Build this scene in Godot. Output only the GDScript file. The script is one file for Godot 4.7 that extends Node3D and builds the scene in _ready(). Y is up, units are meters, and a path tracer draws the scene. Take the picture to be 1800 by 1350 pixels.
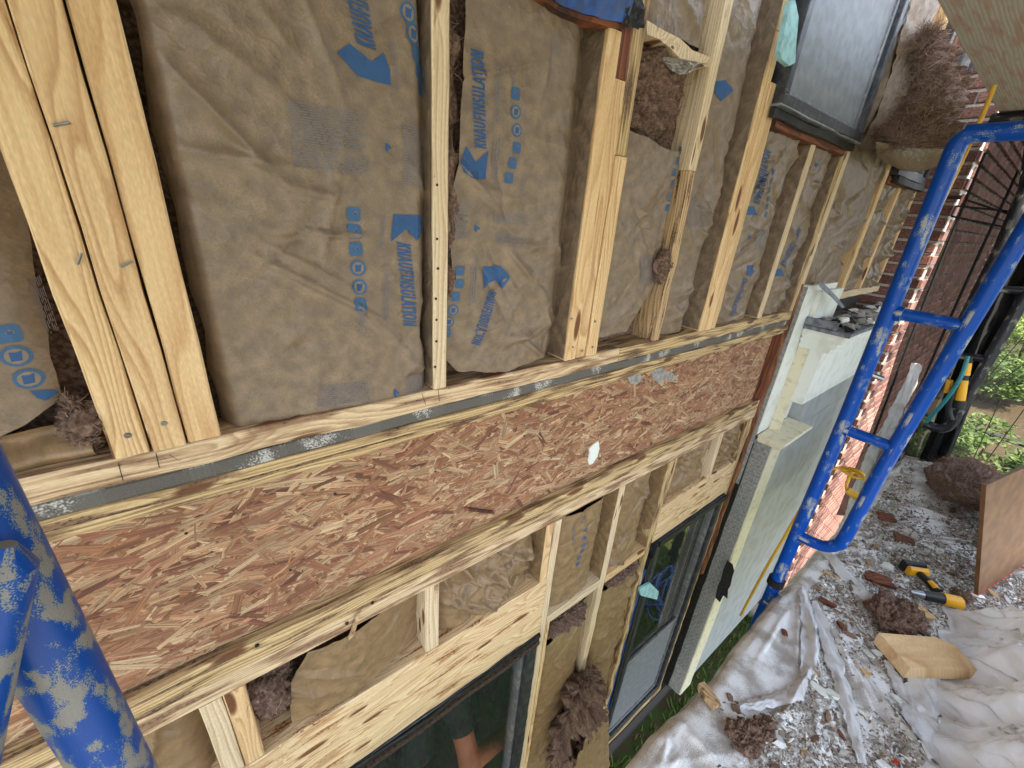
extends Node3D
# ---------------------------------------------------------------- camera model
const CAMP := Vector3(0.0, 3.25, 0.65)
const F := 726.217
const BX := Vector3(0.79110814, 0.07211457, 0.60741041)
const BY := Vector3(0.18976987, 0.91509017, -0.35580526)
const BZ := Vector3(-0.58149404, 0.39674863, 0.71025011)
var rng := RandomNumberGenerator.new()
var M := {}
var used := {}
var n_lo := FastNoiseLite.new()
var n_mid := FastNoiseLite.new()
var n_hi := FastNoiseLite.new()
var n_rid := FastNoiseLite.new()

func ray(x: float, y: float) -> Vector3:
	return (BX * (x - 900.0) + BY * (675.0 - y) - BZ * F).normalized()
func pz(x: float, y: float, z: float) -> Vector3:      # the point of a sight line on a plane parallel to the wall
	var r := ray(x, y)
	return CAMP + r * ((z - CAMP.z) / r.z)
func py(x: float, y: float, h: float) -> Vector3:      # ... on a level plane
	var r := ray(x, y)
	return CAMP + r * ((h - CAMP.y) / r.y)
func px(x: float, y: float, a: float) -> Vector3:      # ... on a plane across the wall
	var r := ray(x, y)
	return CAMP + r * ((a - CAMP.x) / r.x)

# ---------------------------------------------------------------- naming
func numbered(called: String) -> String:
	if not used.has(called):
		used[called] = 0
		return called
	used[called] += 1
	return "%s_%03d" % [called, used[called]]
func tag(o: Node, label: String, category: String, group := "") -> Node:
	o.set_meta("label", label)
	o.set_meta("category", category)
	if group != "":
		o.set_meta("group", group)
	return o
func thing(called: String, label: String, category: String, at := Vector3.ZERO, group := "") -> Node3D:
	var o := Node3D.new()
	o.name = numbered(called)
	add_child(o)
	o.position = at
	tag(o, label, category, group)
	return o
func put(called: String, mesh: Mesh, m: Material, parent: Node = null) -> MeshInstance3D:
	var o := MeshInstance3D.new()
	o.mesh = mesh
	o.material_override = m
	o.cast_shadow = GeometryInstance3D.SHADOW_CASTING_SETTING_ON
	if parent == null:
		o.name = numbered(called)
		add_child(o)
	else:
		o.name = called
		parent.add_child(o, true)
		if parent is Node3D and parent.get_parent() != null:
			var off := Vector3.ZERO
			var q: Node = parent
			while q != self:
				off += (q as Node3D).position
				q = q.get_parent()
			o.position = -off
	return o

# ---------------------------------------------------------------- mesh helpers
func rf(a: float, b: float) -> float:
	return rng.randf_range(a, b)
func mesh_of(v: PackedVector3Array, n: PackedVector3Array, uv: PackedVector2Array, c: PackedColorArray, idx: PackedInt32Array) -> ArrayMesh:
	var a := []
	a.resize(Mesh.ARRAY_MAX)
	a[Mesh.ARRAY_VERTEX] = v
	if n.size() == v.size():
		a[Mesh.ARRAY_NORMAL] = n
	if uv.size() == v.size():
		a[Mesh.ARRAY_TEX_UV] = uv
	if c.size() == v.size():
		a[Mesh.ARRAY_COLOR] = c
	if idx.size() > 0:
		a[Mesh.ARRAY_INDEX] = idx
	var m := ArrayMesh.new()
	m.add_surface_from_arrays(Mesh.PRIMITIVE_TRIANGLES, a)
	return m
class Tris:                                             # flat-shaded triangles with uv and colour
	var v := PackedVector3Array()
	var n := PackedVector3Array()
	var uv := PackedVector2Array()
	var c := PackedColorArray()
	func tri(a: Vector3, b: Vector3, d: Vector3, ua := Vector2.ZERO, ub := Vector2.ZERO, ud := Vector2.ZERO, col := Color.WHITE) -> void:
		var nn := (d - a).cross(b - a).normalized()
		v.append(a); v.append(b); v.append(d)
		n.append(nn); n.append(nn); n.append(nn)
		uv.append(ua); uv.append(ub); uv.append(ud)
		c.append(col); c.append(col); c.append(col)
	func quad(a: Vector3, b: Vector3, d: Vector3, e: Vector3, col := Color.WHITE, ua := Vector2.ZERO, ub := Vector2.ZERO, ud := Vector2.ZERO, ue := Vector2.ZERO) -> void:
		tri(a, b, d, ua, ub, ud, col)
		tri(a, d, e, ua, ud, ue, col)
	func box(mn: Vector3, mx: Vector3, col := Color.WHITE) -> void:
		var p := []
		for i in 8:
			p.append(Vector3(mx.x if i & 1 else mn.x, mx.y if i & 2 else mn.y, mx.z if i & 4 else mn.z))
		for f in [[4, 6, 7, 5], [1, 3, 2, 0], [0, 2, 6, 4], [5, 7, 3, 1], [2, 3, 7, 6], [0, 4, 5, 1]]:
			var a: Vector3 = p[f[0]]; var b: Vector3 = p[f[1]]; var d: Vector3 = p[f[2]]; var e: Vector3 = p[f[3]]
			var w := (b - a).length(); var h := (d - b).length()
			quad(a, b, d, e, col, Vector2(0, 0), Vector2(0, w), Vector2(h, w), Vector2(h, 0))
	func mesh() -> ArrayMesh:
		var a := []
		a.resize(Mesh.ARRAY_MAX)
		a[Mesh.ARRAY_VERTEX] = v; a[Mesh.ARRAY_NORMAL] = n; a[Mesh.ARRAY_TEX_UV] = uv; a[Mesh.ARRAY_COLOR] = c
		var m := ArrayMesh.new()
		m.add_surface_from_arrays(Mesh.PRIMITIVE_TRIANGLES, a)
		return m
func grid(P: PackedVector3Array, nu: int, nv: int, uvs := 1.0, C := PackedColorArray(), flip := false) -> ArrayMesh:
	var N := PackedVector3Array(); N.resize(P.size())
	var U := PackedVector2Array(); U.resize(P.size())
	var I := PackedInt32Array()
	for j in nv:
		for i in nu:
			var k := j * nu + i
			var a := P[j * nu + mini(i + 1, nu - 1)] - P[j * nu + maxi(i - 1, 0)]
			var b := P[mini(j + 1, nv - 1) * nu + i] - P[maxi(j - 1, 0) * nu + i]
			var nn := a.cross(b).normalized()
			N[k] = -nn if flip else nn
			U[k] = Vector2(i / float(nu - 1), j / float(nv - 1)) * uvs
			if i < nu - 1 and j < nv - 1:
				if flip:
					I.append_array([k, k + 1, k + nu, k + 1, k + nu + 1, k + nu])
				else:
					I.append_array([k, k + nu, k + 1, k + 1, k + nu, k + nu + 1])
	return mesh_of(P, N, U, C, I)
func tube_mesh(pts: Array, r: float, sides := 10, closed_ends := true, r_end := -1.0) -> ArrayMesh:
	var P := PackedVector3Array(); var N := PackedVector3Array(); var U := PackedVector2Array(); var I := PackedInt32Array()
	var up := Vector3.UP
	var len := 0.0
	var n := pts.size()
	for i in n:
		var t: Vector3 = (pts[mini(i + 1, n - 1)] - pts[maxi(i - 1, 0)]).normalized()
		if i == 0:
			up = Vector3.UP if absf(t.y) < 0.9 else Vector3.RIGHT
		else:
			len += (pts[i] - pts[i - 1]).length()
		var s := t.cross(up).normalized()
		up = s.cross(t).normalized()
		var rr := r if r_end < 0.0 else lerpf(r, r_end, i / float(n - 1))
		for k in sides + 1:
			var a := TAU * k / sides
			var d := s * cos(a) + up * sin(a)
			P.append(pts[i] + d * rr); N.append(d)
			U.append(Vector2(k * TAU * r / sides, len))
			if i < n - 1 and k < sides:
				var q := i * (sides + 1) + k
				I.append_array([q, q + 1, q + sides + 1, q + 1, q + sides + 2, q + sides + 1])
	if closed_ends:
		for e in [0, n - 1]:
			var c0 := P.size()
			var nn: Vector3 = (pts[0] - pts[1]).normalized() if e == 0 else (pts[n - 1] - pts[n - 2]).normalized()
			P.append(pts[e]); N.append(nn); U.append(Vector2.ZERO)
			for k in sides + 1:
				P.append(P[e * (sides + 1) + k]); N.append(nn); U.append(Vector2.ZERO)
			for k in sides:
				if e == 0:
					I.append_array([c0, c0 + 2 + k, c0 + 1 + k])
				else:
					I.append_array([c0, c0 + 1 + k, c0 + 2 + k])
	return mesh_of(P, N, U, PackedColorArray(), I)
func curve(ctrl: Array, per := 8) -> Array:            # a smooth line through points
	var out := []
	for i in ctrl.size() - 1:
		var a: Vector3 = ctrl[maxi(i - 1, 0)]; var b: Vector3 = ctrl[i]; var c: Vector3 = ctrl[i + 1]; var d: Vector3 = ctrl[mini(i + 2, ctrl.size() - 1)]
		for k in per:
			out.append(b.cubic_interpolate(c, a, d, k / float(per)))
	out.append(ctrl[-1])
	return out
# a sawn board: bevelled box with slightly uneven arrises, grain running along one axis
func board_mesh(mn: Vector3, mx: Vector3, axis: int, wob := 0.0008, top_shift := Vector3.ZERO, bev := 0.0022, seg_len := 0.07) -> ArrayMesh:
	var T := Tris.new()
	var a1 := (axis + 1) % 3
	var a2 := (axis + 2) % 3
	var L := mx[axis] - mn[axis]
	var segs := clampi(int(L / seg_len), 1, 40)
	var uo := Vector2(rf(0, 10), rf(0, 10))
	var rings := []
	var h1 := (mx[a1] - mn[a1]) * 0.5
	var h2 := (mx[a2] - mn[a2]) * 0.5
	bev = minf(bev, minf(h1, h2) * 0.6)
	var c1 := (mx[a1] + mn[a1]) * 0.5
	var c2 := (mx[a2] + mn[a2]) * 0.5
	for s in segs + 1:
		var t := s / float(segs)
		var b := bev * rf(0.6, 1.5)
		var o1 := rf(-wob, wob); var o2 := rf(-wob, wob)
		var prof := [[h1, -h2 + b], [h1, h2 - b], [h1 - b, h2], [-h1 + b, h2], [-h1, h2 - b], [-h1, -h2 + b], [-h1 + b, -h2], [h1 - b, -h2]]
		var ring := []
		for q in prof:
			var p := Vector3.ZERO
			p[axis] = lerpf(mn[axis], mx[axis], t)
			p[a1] = c1 + q[0] + o1 + rf(-wob, wob) * 0.4
			p[a2] = c2 + q[1] + o2 + rf(-wob, wob) * 0.4
			ring.append(p + top_shift * t)
		rings.append(ring)
	var per := [0.0]
	for k in 8:
		per.append(per[k] + (rings[0][(k + 1) % 8] - rings[0][k]).length())
	for s in segs:
		var v0 := L * s / segs / 1.2 + uo.y
		var v1 := L * (s + 1) / segs / 1.2 + uo.y
		for k in 8:
			var k2 := (k + 1) % 8
			var u0: float = per[k] / 0.15 + uo.x
			var u1: float = per[k + 1] / 0.15 + uo.x
			T.quad(rings[s][k], rings[s + 1][k], rings[s + 1][k2], rings[s][k2], Color.WHITE, Vector2(u0, v0), Vector2(u0, v1), Vector2(u1, v1), Vector2(u1, v0))
	for e in [0, segs]:
		for k in range(1, 7):
			var A: Vector3 = rings[e][0]; var B: Vector3 = rings[e][k]; var D: Vector3 = rings[e][k + 1]
			var ua := Vector2(A[a1], A[a2]) * 4.0; var ub := Vector2(B[a1], B[a2]) * 4.0; var ud := Vector2(D[a1], D[a2]) * 4.0
			if e == 0:
				T.tri(A, B, D, ua, ub, ud)
			else:
				T.tri(A, D, B, ua, ud, ub)
	return T.mesh()
func board(called: String, parent: Node, mn: Vector3, mx: Vector3, axis: int, m: Material, wob := 0.0008, shift := Vector3.ZERO, bev := 0.0022) -> MeshInstance3D:
	return put(called, board_mesh(mn, mx, axis, wob, shift, bev), m, parent)
# a bevelled box in any orientation
func block_mesh(size: Vector3, b := 0.003) -> ArrayMesh:
	var h := size * 0.5
	return board_mesh(-h, h, 1 if size.y >= size.x and size.y >= size.z else (0 if size.x >= size.z else 2), 0.0, Vector3.ZERO, b, 9.0)
# an outline in a plane, given thickness along `dir`
func slab_mesh(pts: Array, dir: Vector3, uvs := 1.0) -> ArrayMesh:
	var T := Tris.new()
	var e1: Vector3 = (pts[1] - pts[0]).normalized()
	var e2 := dir.normalized().cross(e1).normalized()
	var p2 := PackedVector2Array()
	for p in pts:
		p2.append(Vector2((p - pts[0]).dot(e1), (p - pts[0]).dot(e2)))
	var ix := Geometry2D.triangulate_polygon(p2)
	for k in range(0, ix.size(), 3):
		var a: Vector3 = pts[ix[k]]; var b: Vector3 = pts[ix[k + 1]]; var c: Vector3 = pts[ix[k + 2]]
		if (c - a).cross(b - a).dot(dir) > 0.0:
			var q := b
			b = c
			c = q
		T.tri(a, b, c, p2[ix[k]] * uvs, p2[ix[k + 1]] * uvs, p2[ix[k + 2]] * uvs)
		T.tri(a + dir, c + dir, b + dir, p2[ix[k]] * uvs, p2[ix[k + 2]] * uvs, p2[ix[k + 1]] * uvs)
	for k in pts.size():
		var a: Vector3 = pts[k]; var b: Vector3 = pts[(k + 1) % pts.size()]
		T.quad(a, b, b + dir, a + dir, Color.WHITE, p2[k] * uvs, p2[(k + 1) % pts.size()] * uvs, p2[(k + 1) % pts.size()] * uvs + Vector2(0, 0.03), p2[k] * uvs + Vector2(0, 0.03))
	return T.mesh()
# ---------------------------------------------------------------- textures and materials
func noise(seed_: int, freq: float, oct := 3, type := FastNoiseLite.TYPE_SIMPLEX_SMOOTH, frac := FastNoiseLite.FRACTAL_FBM) -> FastNoiseLite:
	var n := FastNoiseLite.new()
	n.seed = seed_; n.frequency = freq; n.noise_type = type
	n.fractal_type = frac; n.fractal_octaves = oct
	return n
func nbytes(n: FastNoiseLite, w: int, h: int, W := 0, H := 0) -> PackedByteArray:
	var im := n.get_seamless_image(w, h, false, false, 0.2, true)
	im.convert(Image.FORMAT_L8)
	if W > 0:
		im.resize(W, H, Image.INTERPOLATE_CUBIC)
	return im.get_data()
func tex(d: PackedByteArray, w: int, h: int) -> ImageTexture:
	var im := Image.create_from_data(w, h, false, Image.FORMAT_RGB8, d)
	im.generate_mipmaps()
	return ImageTexture.create_from_image(im)
func normal_tex(n: FastNoiseLite, w: int, h: int, k: float, W := 0, H := 0) -> ImageTexture:
	var im := n.get_seamless_image(w, h, false, false, 0.2, true)
	im.convert(Image.FORMAT_L8)
	if W > 0:
		im.resize(W, H, Image.INTERPOLATE_CUBIC)
	im.convert(Image.FORMAT_RGBA8)
	im.bump_map_to_normal_map(k)
	im.generate_mipmaps()
	return ImageTexture.create_from_image(im)
func mat(col: Color, rough := 0.85, metal := 0.0, t: Texture2D = null) -> StandardMaterial3D:
	var m := StandardMaterial3D.new()
	m.albedo_color = col; m.roughness = rough; m.metallic = metal
	m.cull_mode = BaseMaterial3D.CULL_DISABLED
	if t != null:
		m.albedo_texture = t
	return m
func tri(m: StandardMaterial3D, s: float, world := true) -> StandardMaterial3D:
	m.uv1_triplanar = true
	m.uv1_world_triplanar = world
	m.uv1_scale = Vector3(s, s, s)
	return m
# pine: growth rings wandering along the board, knots, pores; stain = dark mould and rot patches
func wood(seed_: int, light: Color, dark: Color, rings: float, wander: float, knots: int, stain: float, stain_col: Color, mould := 0.0) -> StandardMaterial3D:
	var w := 256; var h := 1024
	var lo := nbytes(noise(seed_, 0.03, 2), 64, 64, w, h)
	var st := nbytes(noise(seed_ + 1, 0.12, 3), 256, 32, w, h)
	var sn := nbytes(noise(seed_ + 2, 0.045, 4), 128, 128, w, h)
	var fine := nbytes(noise(seed_ + 3, 0.22, 3), 256, 512, w, h)
	var r := RandomNumberGenerator.new(); r.seed = seed_
	var kn := []
	for k in knots:
		kn.append([r.randf_range(0.1, 0.9) * w, r.randf() * h, r.randf_range(9, 17)])
	var d := PackedByteArray(); d.resize(w * h * 3)
	var hgt := PackedByteArray(); hgt.resize(w * h)
	for y in h:
		var near := []
		for k in kn:
			if absf(y - k[1]) < 110.0:
				near.append(k)
		for x in w:
			var i := y * w + x
			var q := x / 256.0 * rings + (lo[i] / 255.0 - 0.5) * wander
			var kd := 0.0
			for k in near:
				var dx: float = (x - k[0]) / k[2]; var dy: float = (y - k[1]) / (k[2] * 2.0)
				var e := dx * dx + dy * dy
				q += 1.6 * signf(dx) * exp(-e * 0.35)
				kd = maxf(kd, clampf(1.6 - e * 1.3, 0.0, 1.0))
			var g := q - floorf(q)
			g = g * g * (1.0 if g < 0.86 else (1.0 - g) / 0.14)
			g = clampf(g * 0.95 + (st[i] / 255.0 - 0.5) * 0.5 + 0.06, 0.0, 1.0)
			var c := light.lerp(dark, g)
			if kd > 0.0:
				c = c.lerp(Color(0.33, 0.17, 0.07), kd * 0.85)
			var s: float = sn[i] / 255.0 * 0.75 + st[i] / 255.0 * 0.25
			if stain > 0.0:
				var a := clampf((s - (1.0 - stain)) * 5.0, 0.0, 1.0)
				c = c.lerp(stain_col, a * 0.75)
			if mould > 0.0:
				var b: float = fine[i] / 255.0 + (s - 0.5) * 1.1
				if b > 1.2 - mould:
					c = c.lerp(Color(0.13, 0.1, 0.08), clampf((b - 1.2 + mould) * 6.0, 0.0, 0.85))
			var f := 0.93 + 0.14 * fine[i] / 255.0
			d[i * 3] = clampi(int(c.r * f * 255.0), 0, 255)
			d[i * 3 + 1] = clampi(int(c.g * f * 255.0), 0, 255)
			d[i * 3 + 2] = clampi(int(c.b * f * 255.0), 0, 255)
	var m := mat(Color.WHITE, 0.72, 0.0, tex(d, w, h))
	return m
# two tones split by a noise threshold, with a third speckle tone
func patchy(seed_: int, size: int, freq: float, a: Color, b: Color, cut: float, soft: float, fine_amp := 0.12, speck := Color(0, 0, 0), speck_cut := 2.0, sx := 1, sy := 1, rag := 0.12) -> ImageTexture:
	var lo := nbytes(noise(seed_, freq, 5), size / sx, size / sy, size, size)
	var fi := nbytes(noise(seed_ + 7, 0.25, 2), size, size)
	var d := PackedByteArray(); d.resize(size * size * 3)
	for i in size * size:
		var v: float = lo[i] / 255.0 + (fi[i] / 255.0 - 0.5) * rag
		var c := a.lerp(b, clampf((v - cut) / soft + 0.5, 0.0, 1.0))
		if fi[i] / 255.0 > speck_cut:
			c = c.lerp(speck, 0.8)
		var f := 1.0 - fine_amp + 2.0 * fine_amp * fi[i] / 255.0
		d[i * 3] = clampi(int(c.r * f * 255.0), 0, 255)
		d[i * 3 + 1] = clampi(int(c.g * f * 255.0), 0, 255)
		d[i * 3 + 2] = clampi(int(c.b * f * 255.0), 0, 255)
	return tex(d, size, size)
func vcol(rough := 0.9, t: Texture2D = null) -> StandardMaterial3D:
	var m := mat(Color.WHITE, rough, 0.0, t)
	m.vertex_color_use_as_albedo = true
	return m
func make_materials() -> void:
	M.pine = wood(11, Color(0.86, 0.74, 0.555), Color(0.66, 0.49, 0.315), 15.0, 4.5, 3, 0.0, Color.BLACK)
	M.pine2 = wood(23, Color(0.84, 0.715, 0.535), Color(0.68, 0.51, 0.335), 9.0, 5.0, 4, 0.12, Color(0.6, 0.42, 0.24))
	M.pine_pale = wood(37, Color(0.84, 0.76, 0.63), Color(0.68, 0.57, 0.44), 14.0, 3.0, 4, 0.30, Color(0.55, 0.43, 0.31), 0.22)
	M.pine_old = wood(41, Color(0.80, 0.70, 0.51), Color(0.50, 0.38, 0.25), 20.0, 2.5, 5, 0.52, Color(0.40, 0.29, 0.20), 0.40)
	M.pine_rot = wood(53, Color(0.78, 0.67, 0.50), Color(0.54, 0.40, 0.27), 14.0, 3.5, 6, 0.42, Color(0.36, 0.24, 0.16), 0.42)
	M.header = wood(67, Color(0.86, 0.76, 0.60), Color(0.68, 0.51, 0.34), 9.0, 7.0, 5, 0.34, Color(0.62, 0.34, 0.16), 0.3)
	M.red_wood = wood(71, Color(0.52, 0.29, 0.17), Color(0.26, 0.12, 0.07), 9.0, 1.5, 2, 0.4, Color(0.14, 0.07, 0.05), 0.4)
	M.deck = wood(83, Color(0.70, 0.675, 0.65), Color(0.58, 0.545, 0.52), 16.0, 0.9, 0, 0.5, Color(0.64, 0.52, 0.46), 0.12)
	M.pine_flat = wood(89, Color(0.85, 0.725, 0.545), Color(0.74, 0.575, 0.395), 2.6, 3.0, 2, 0.14, Color(0.66, 0.48, 0.33))
	M.plate = wood(97, Color(0.82, 0.73, 0.59), Color(0.63, 0.50, 0.37), 9.0, 6.0, 5, 0.55, Color(0.47, 0.34, 0.24), 0.32)
	# kraft paper
	var kt := patchy(101, 512, 0.022, Color(0.535, 0.455, 0.37), Color(0.42, 0.358, 0.295), 0.5, 0.7, 0.12)
	M.kraft = mat(Color.WHITE, 0.42, 0.0, kt)
	tri(M.kraft, 2.4)
	M.kraft.normal_enabled = true
	M.kraft.normal_texture = normal_tex(noise(103, 0.014, 4, FastNoiseLite.TYPE_SIMPLEX_SMOOTH, FastNoiseLite.FRACTAL_RIDGED), 512, 512, 5.0)
	M.kraft.normal_scale = 0.7
	M.kraft2 = M.kraft.duplicate()
	M.kraft2.albedo_color = Color(1.08, 1.03, 0.92)
	M.kraft3 = M.kraft.duplicate()
	M.kraft3.albedo_color = Color(0.93, 0.92, 0.92)
	M.print = vcol(0.6)
	M.wool = vcol(1.0, patchy(111, 256, 0.05, Color(1, 1, 1), Color(0.62, 0.56, 0.52), 0.5, 0.5, 0.2))
	tri(M.wool, 9.0)
	M.fibre = vcol(1.0)
	M.fibre.backlight_enabled = true
	M.fibre.backlight = Color(0.3, 0.25, 0.2)
	M.osb = vcol(0.75, wood_grain_tex())
	M.osb_base = mat(Color(0.42, 0.24, 0.17), 0.85)
	# blue scaffold paint, worn to grey primer and splashed with plaster
	M.blue = mat(Color.WHITE, 0.32, 0.0, patchy(121, 512, 0.013, Color(0.0, 0.25, 0.58), Color(0.60, 0.59, 0.57), 0.765, 0.025, 0.07, Color(0.30, 0.30, 0.32), 0.97, 1, 2, 0.5))
	M.blue.uv1_scale = Vector3(3.3, 3.3, 3.3)
	M.blue_worn = mat(Color.WHITE, 0.38, 0.0, patchy(125, 512, 0.017, Color(0.0, 0.24, 0.54), Color(0.48, 0.47, 0.45), 0.58, 0.04, 0.09, Color(0.3, 0.3, 0.3), 0.95, 1, 2, 0.4))
	M.blue_worn.uv1_scale = Vector3(5, 5, 5)
	for k in ["blue", "blue_worn"]:
		M[k].metallic_specular = 0.35
	M.strip = mat(Color.WHITE, 0.85, 0.0, patchy(131, 512, 0.007, Color(0.35, 0.335, 0.315), Color(0.70, 0.69, 0.67), 0.66, 0.09, 0.10, Color(0.27, 0.19, 0.13), 0.90, 1, 1, 0.35))
	tri(M.strip, 2.0)
	M.white = tri(mat(Color.WHITE, 0.5, 0.0, patchy(141, 256, 0.02, Color(0.86, 0.87, 0.84), Color(0.82, 0.82, 0.78), 0.62, 0.3, 0.03, Color(0.5, 0.45, 0.38), 0.985)), 2.0)
	M.cream = tri(mat(Color.WHITE, 0.6, 0.0, patchy(143, 256, 0.03, Color(0.83, 0.80, 0.69), Color(0.76, 0.72, 0.61), 0.66, 0.12, 0.05, Color(0.4, 0.34, 0.26), 0.985)), 2.5)
	M.panel = tri(mat(Color.WHITE, 0.6, 0.0, patchy(147, 256, 0.02, Color(0.62, 0.63, 0.63), Color(0.57, 0.575, 0.57), 0.6, 0.4, 0.03)), 1.5)
	M.flash = tri(mat(Color.WHITE, 0.55, 0.3, patchy(149, 256, 0.03, Color(0.48, 0.50, 0.53), Color(0.36, 0.37, 0.39), 0.55, 0.2, 0.06, Color(0.6, 0.58, 0.55), 0.93)), 3.0)
	M.stucco = tri(mat(Color.WHITE, 0.95, 0.0, patchy(151, 256, 0.04, Color(0.60, 0.59, 0.57), Color(0.50, 0.49, 0.47), 0.5, 0.4, 0.14)), 4.0)
	M.tar = tri(mat(Color.WHITE, 0.6, 0.0, patchy(153, 256, 0.04, Color(0.055, 0.052, 0.05), Color(0.16, 0.14, 0.12), 0.62, 0.2, 0.2, Color(0.5, 0.45, 0.4), 0.95)), 4.0)
	M.frame = tri(mat(Color.WHITE, 0.45, 0.35, patchy(155, 256, 0.03, Color(0.19, 0.20, 0.22), Color(0.30, 0.30, 0.31), 0.6, 0.3, 0.08, Color(0.55, 0.53, 0.5), 0.95)), 3.0)
	M.frame_lt = tri(mat(Color.WHITE, 0.45, 0.5, patchy(157, 256, 0.03, Color(0.46, 0.47, 0.49), Color(0.60, 0.59, 0.57), 0.6, 0.3, 0.08, Color(0.3, 0.28, 0.25), 0.93)), 3.0)
	M.grit = tri(mat(Color.WHITE, 0.95, 0.0, patchy(159, 256, 0.06, Color(0.30, 0.22, 0.16), Color(0.16, 0.12, 0.10), 0.5, 0.2, 0.25, Color(0.62, 0.50, 0.36), 0.86)), 6.0)
	M.screen = tri(mat(Color.WHITE, 0.6, 0.0, patchy(161, 512, 0.01, Color(0.47, 0.48, 0.50), Color(0.41, 0.42, 0.435), 0.5, 0.6, 0.10)), 4.0)
	M.glass = mat(Color(0.55, 0.62, 0.6, 0.02), 0.01)
	M.glass.transparency = BaseMaterial3D.TRANSPARENCY_ALPHA
	M.glass.metallic_specular = 1.0
	M.tape = tri(mat(Color.WHITE, 0.35, 0.0, patchy(163, 256, 0.03, Color(0.03, 0.27, 0.56), Color(0.05, 0.2, 0.4), 0.55, 0.3, 0.08, Color(0.5, 0.5, 0.5), 0.96)), 4.0)
	M.foam = tri(mat(Color.WHITE, 0.6, 0.0, patchy(165, 256, 0.03, Color(0.60, 0.78, 0.80), Color(0.50, 0.66, 0.68), 0.55, 0.4, 0.04)), 4.0)
	M.yellow = mat(Color(0.86, 0.62, 0.05), 0.4)
	M.cord = mat(Color(0.80, 0.62, 0.16), 0.5)
	M.teal = mat(Color(0.03, 0.45, 0.47), 0.45)
	M.black = mat(Color(0.045, 0.045, 0.05), 0.5)
	M.steel = mat(Color(0.55, 0.55, 0.56), 0.3, 0.9)
	M.lath = mat(Color(0.66, 0.66, 0.64), 0.5, 0.4)
	M.plastic = tri(mat(Color.WHITE, 0.22, 0.0, patchy(171, 1024, 0.006, Color(0.88, 0.88, 0.88), Color(0.62, 0.59, 0.56), 0.55, 0.14, 0.14, Color(0.36, 0.32, 0.28), 0.78, 1, 1, 0.8)), 1.3)
	M.plastic.clearcoat_enabled = true
	M.plastic.clearcoat = 0.6
	M.plastic.clearcoat_roughness = 0.12
	M.film = tri(mat(Color.WHITE, 0.3, 0.0, patchy(173, 512, 0.01, Color(0.90, 0.90, 0.91), Color(0.80, 0.78, 0.76), 0.64, 0.2, 0.04)), 1.5)
	M.film.roughness = 0.16
	M.film.clearcoat_enabled = true
	M.film.clearcoat = 0.5
	M.film.clearcoat_roughness = 0.1
	M.film.backlight_enabled = true
	M.film.backlight = Color(0.7, 0.7, 0.72)
	M.clear = mat(Color(0.85, 0.83, 0.8, 0.35), 0.15)
	M.clear.transparency = BaseMaterial3D.TRANSPARENCY_ALPHA
	M.clear.metallic_specular = 1.0
	M.chip = vcol(0.9)
	M.brick = vcol(0.92, patchy(181, 256, 0.05, Color(1, 1, 1), Color(0.72, 0.68, 0.66), 0.5, 0.4, 0.12, Color(0.3, 0.25, 0.25), 0.92))
	tri(M.brick, 5.0)
	M.mortar = tri(mat(Color.WHITE, 0.95, 0.0, patchy(183, 256, 0.06, Color(0.78, 0.74, 0.70), Color(0.66, 0.62, 0.58), 0.5, 0.4, 0.1)), 5.0)
	M.net = mat(Color(0.16, 0.155, 0.15, 0.90), 0.95)
	M.net.transparency = BaseMaterial3D.TRANSPARENCY_ALPHA
	M.net_thin = mat(Color(0.03, 0.03, 0.034, 0.55), 0.9)
	M.net_thin.transparency = BaseMaterial3D.TRANSPARENCY_ALPHA
	M.net_fold = tri(mat(Color.WHITE, 0.8, 0.0, patchy(185, 256, 0.05, Color(0.035, 0.035, 0.045), Color(0.10, 0.10, 0.12), 0.66, 0.1, 0.2, Color(0.3, 0.29, 0.28), 0.94)), 5.0)
	M.dark_paint = mat(Color.WHITE, 0.45, 0.0, patchy(186, 512, 0.012, Color(0.07, 0.07, 0.12), Color(0.50, 0.48, 0.44), 0.70, 0.08, 0.15, Color(0.2, 0.2, 0.2), 0.93, 1, 2, 0.5))
	M.dark_paint.uv1_scale = Vector3(4, 4, 4)
	M.rot_brown = wood(95, Color(0.58, 0.40, 0.24), Color(0.30, 0.18, 0.10), 12.0, 3.0, 2, 0.4, Color(0.18, 0.10, 0.06), 0.4)
	M.ply = tri(mat(Color.WHITE, 0.7, 0.0, patchy(187, 512, 0.012, Color(0.44, 0.30, 0.16), Color(0.34, 0.22, 0.12), 0.5, 0.5, 0.10, Color(0.2, 0.13, 0.08), 0.93)), 2.0)
	M.orange = mat(Color(0.78, 0.20, 0.08), 0.6)
	M.drywall = mat(Color(0.36, 0.33, 0.30), 0.95)
	M.room = mat(Color(0.30, 0.29, 0.27), 0.95)
	M.soil = tri(mat(Color.WHITE, 1.0, 0.0, patchy(191, 512, 0.03, Color(0.24, 0.29, 0.11), Color(0.30, 0.23, 0.16), 0.58, 0.14, 0.18)), 0.6)
	M.mulch = tri(mat(Color.WHITE, 1.0, 0.0, patchy(193, 256, 0.06, Color(0.34, 0.29, 0.19), Color(0.28, 0.22, 0.15), 0.5, 0.3, 0.2)), 0.8)
	M.leaf = vcol(0.6)
	M.leaf.backlight_enabled = true
	M.leaf.backlight = Color(0.5, 0.6, 0.2)
	M.bark = mat(Color(0.22, 0.17, 0.13), 0.95)
	M.fence = mat(Color(0.16, 0.13, 0.11), 0.9)
	M.skin = mat(Color(0.70, 0.42, 0.30), 0.55)
	M.shirt = mat(Color(0.10, 0.11, 0.12), 0.9)
	M.shingle = mat(Color(0.22, 0.20, 0.19), 0.95)
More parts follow.
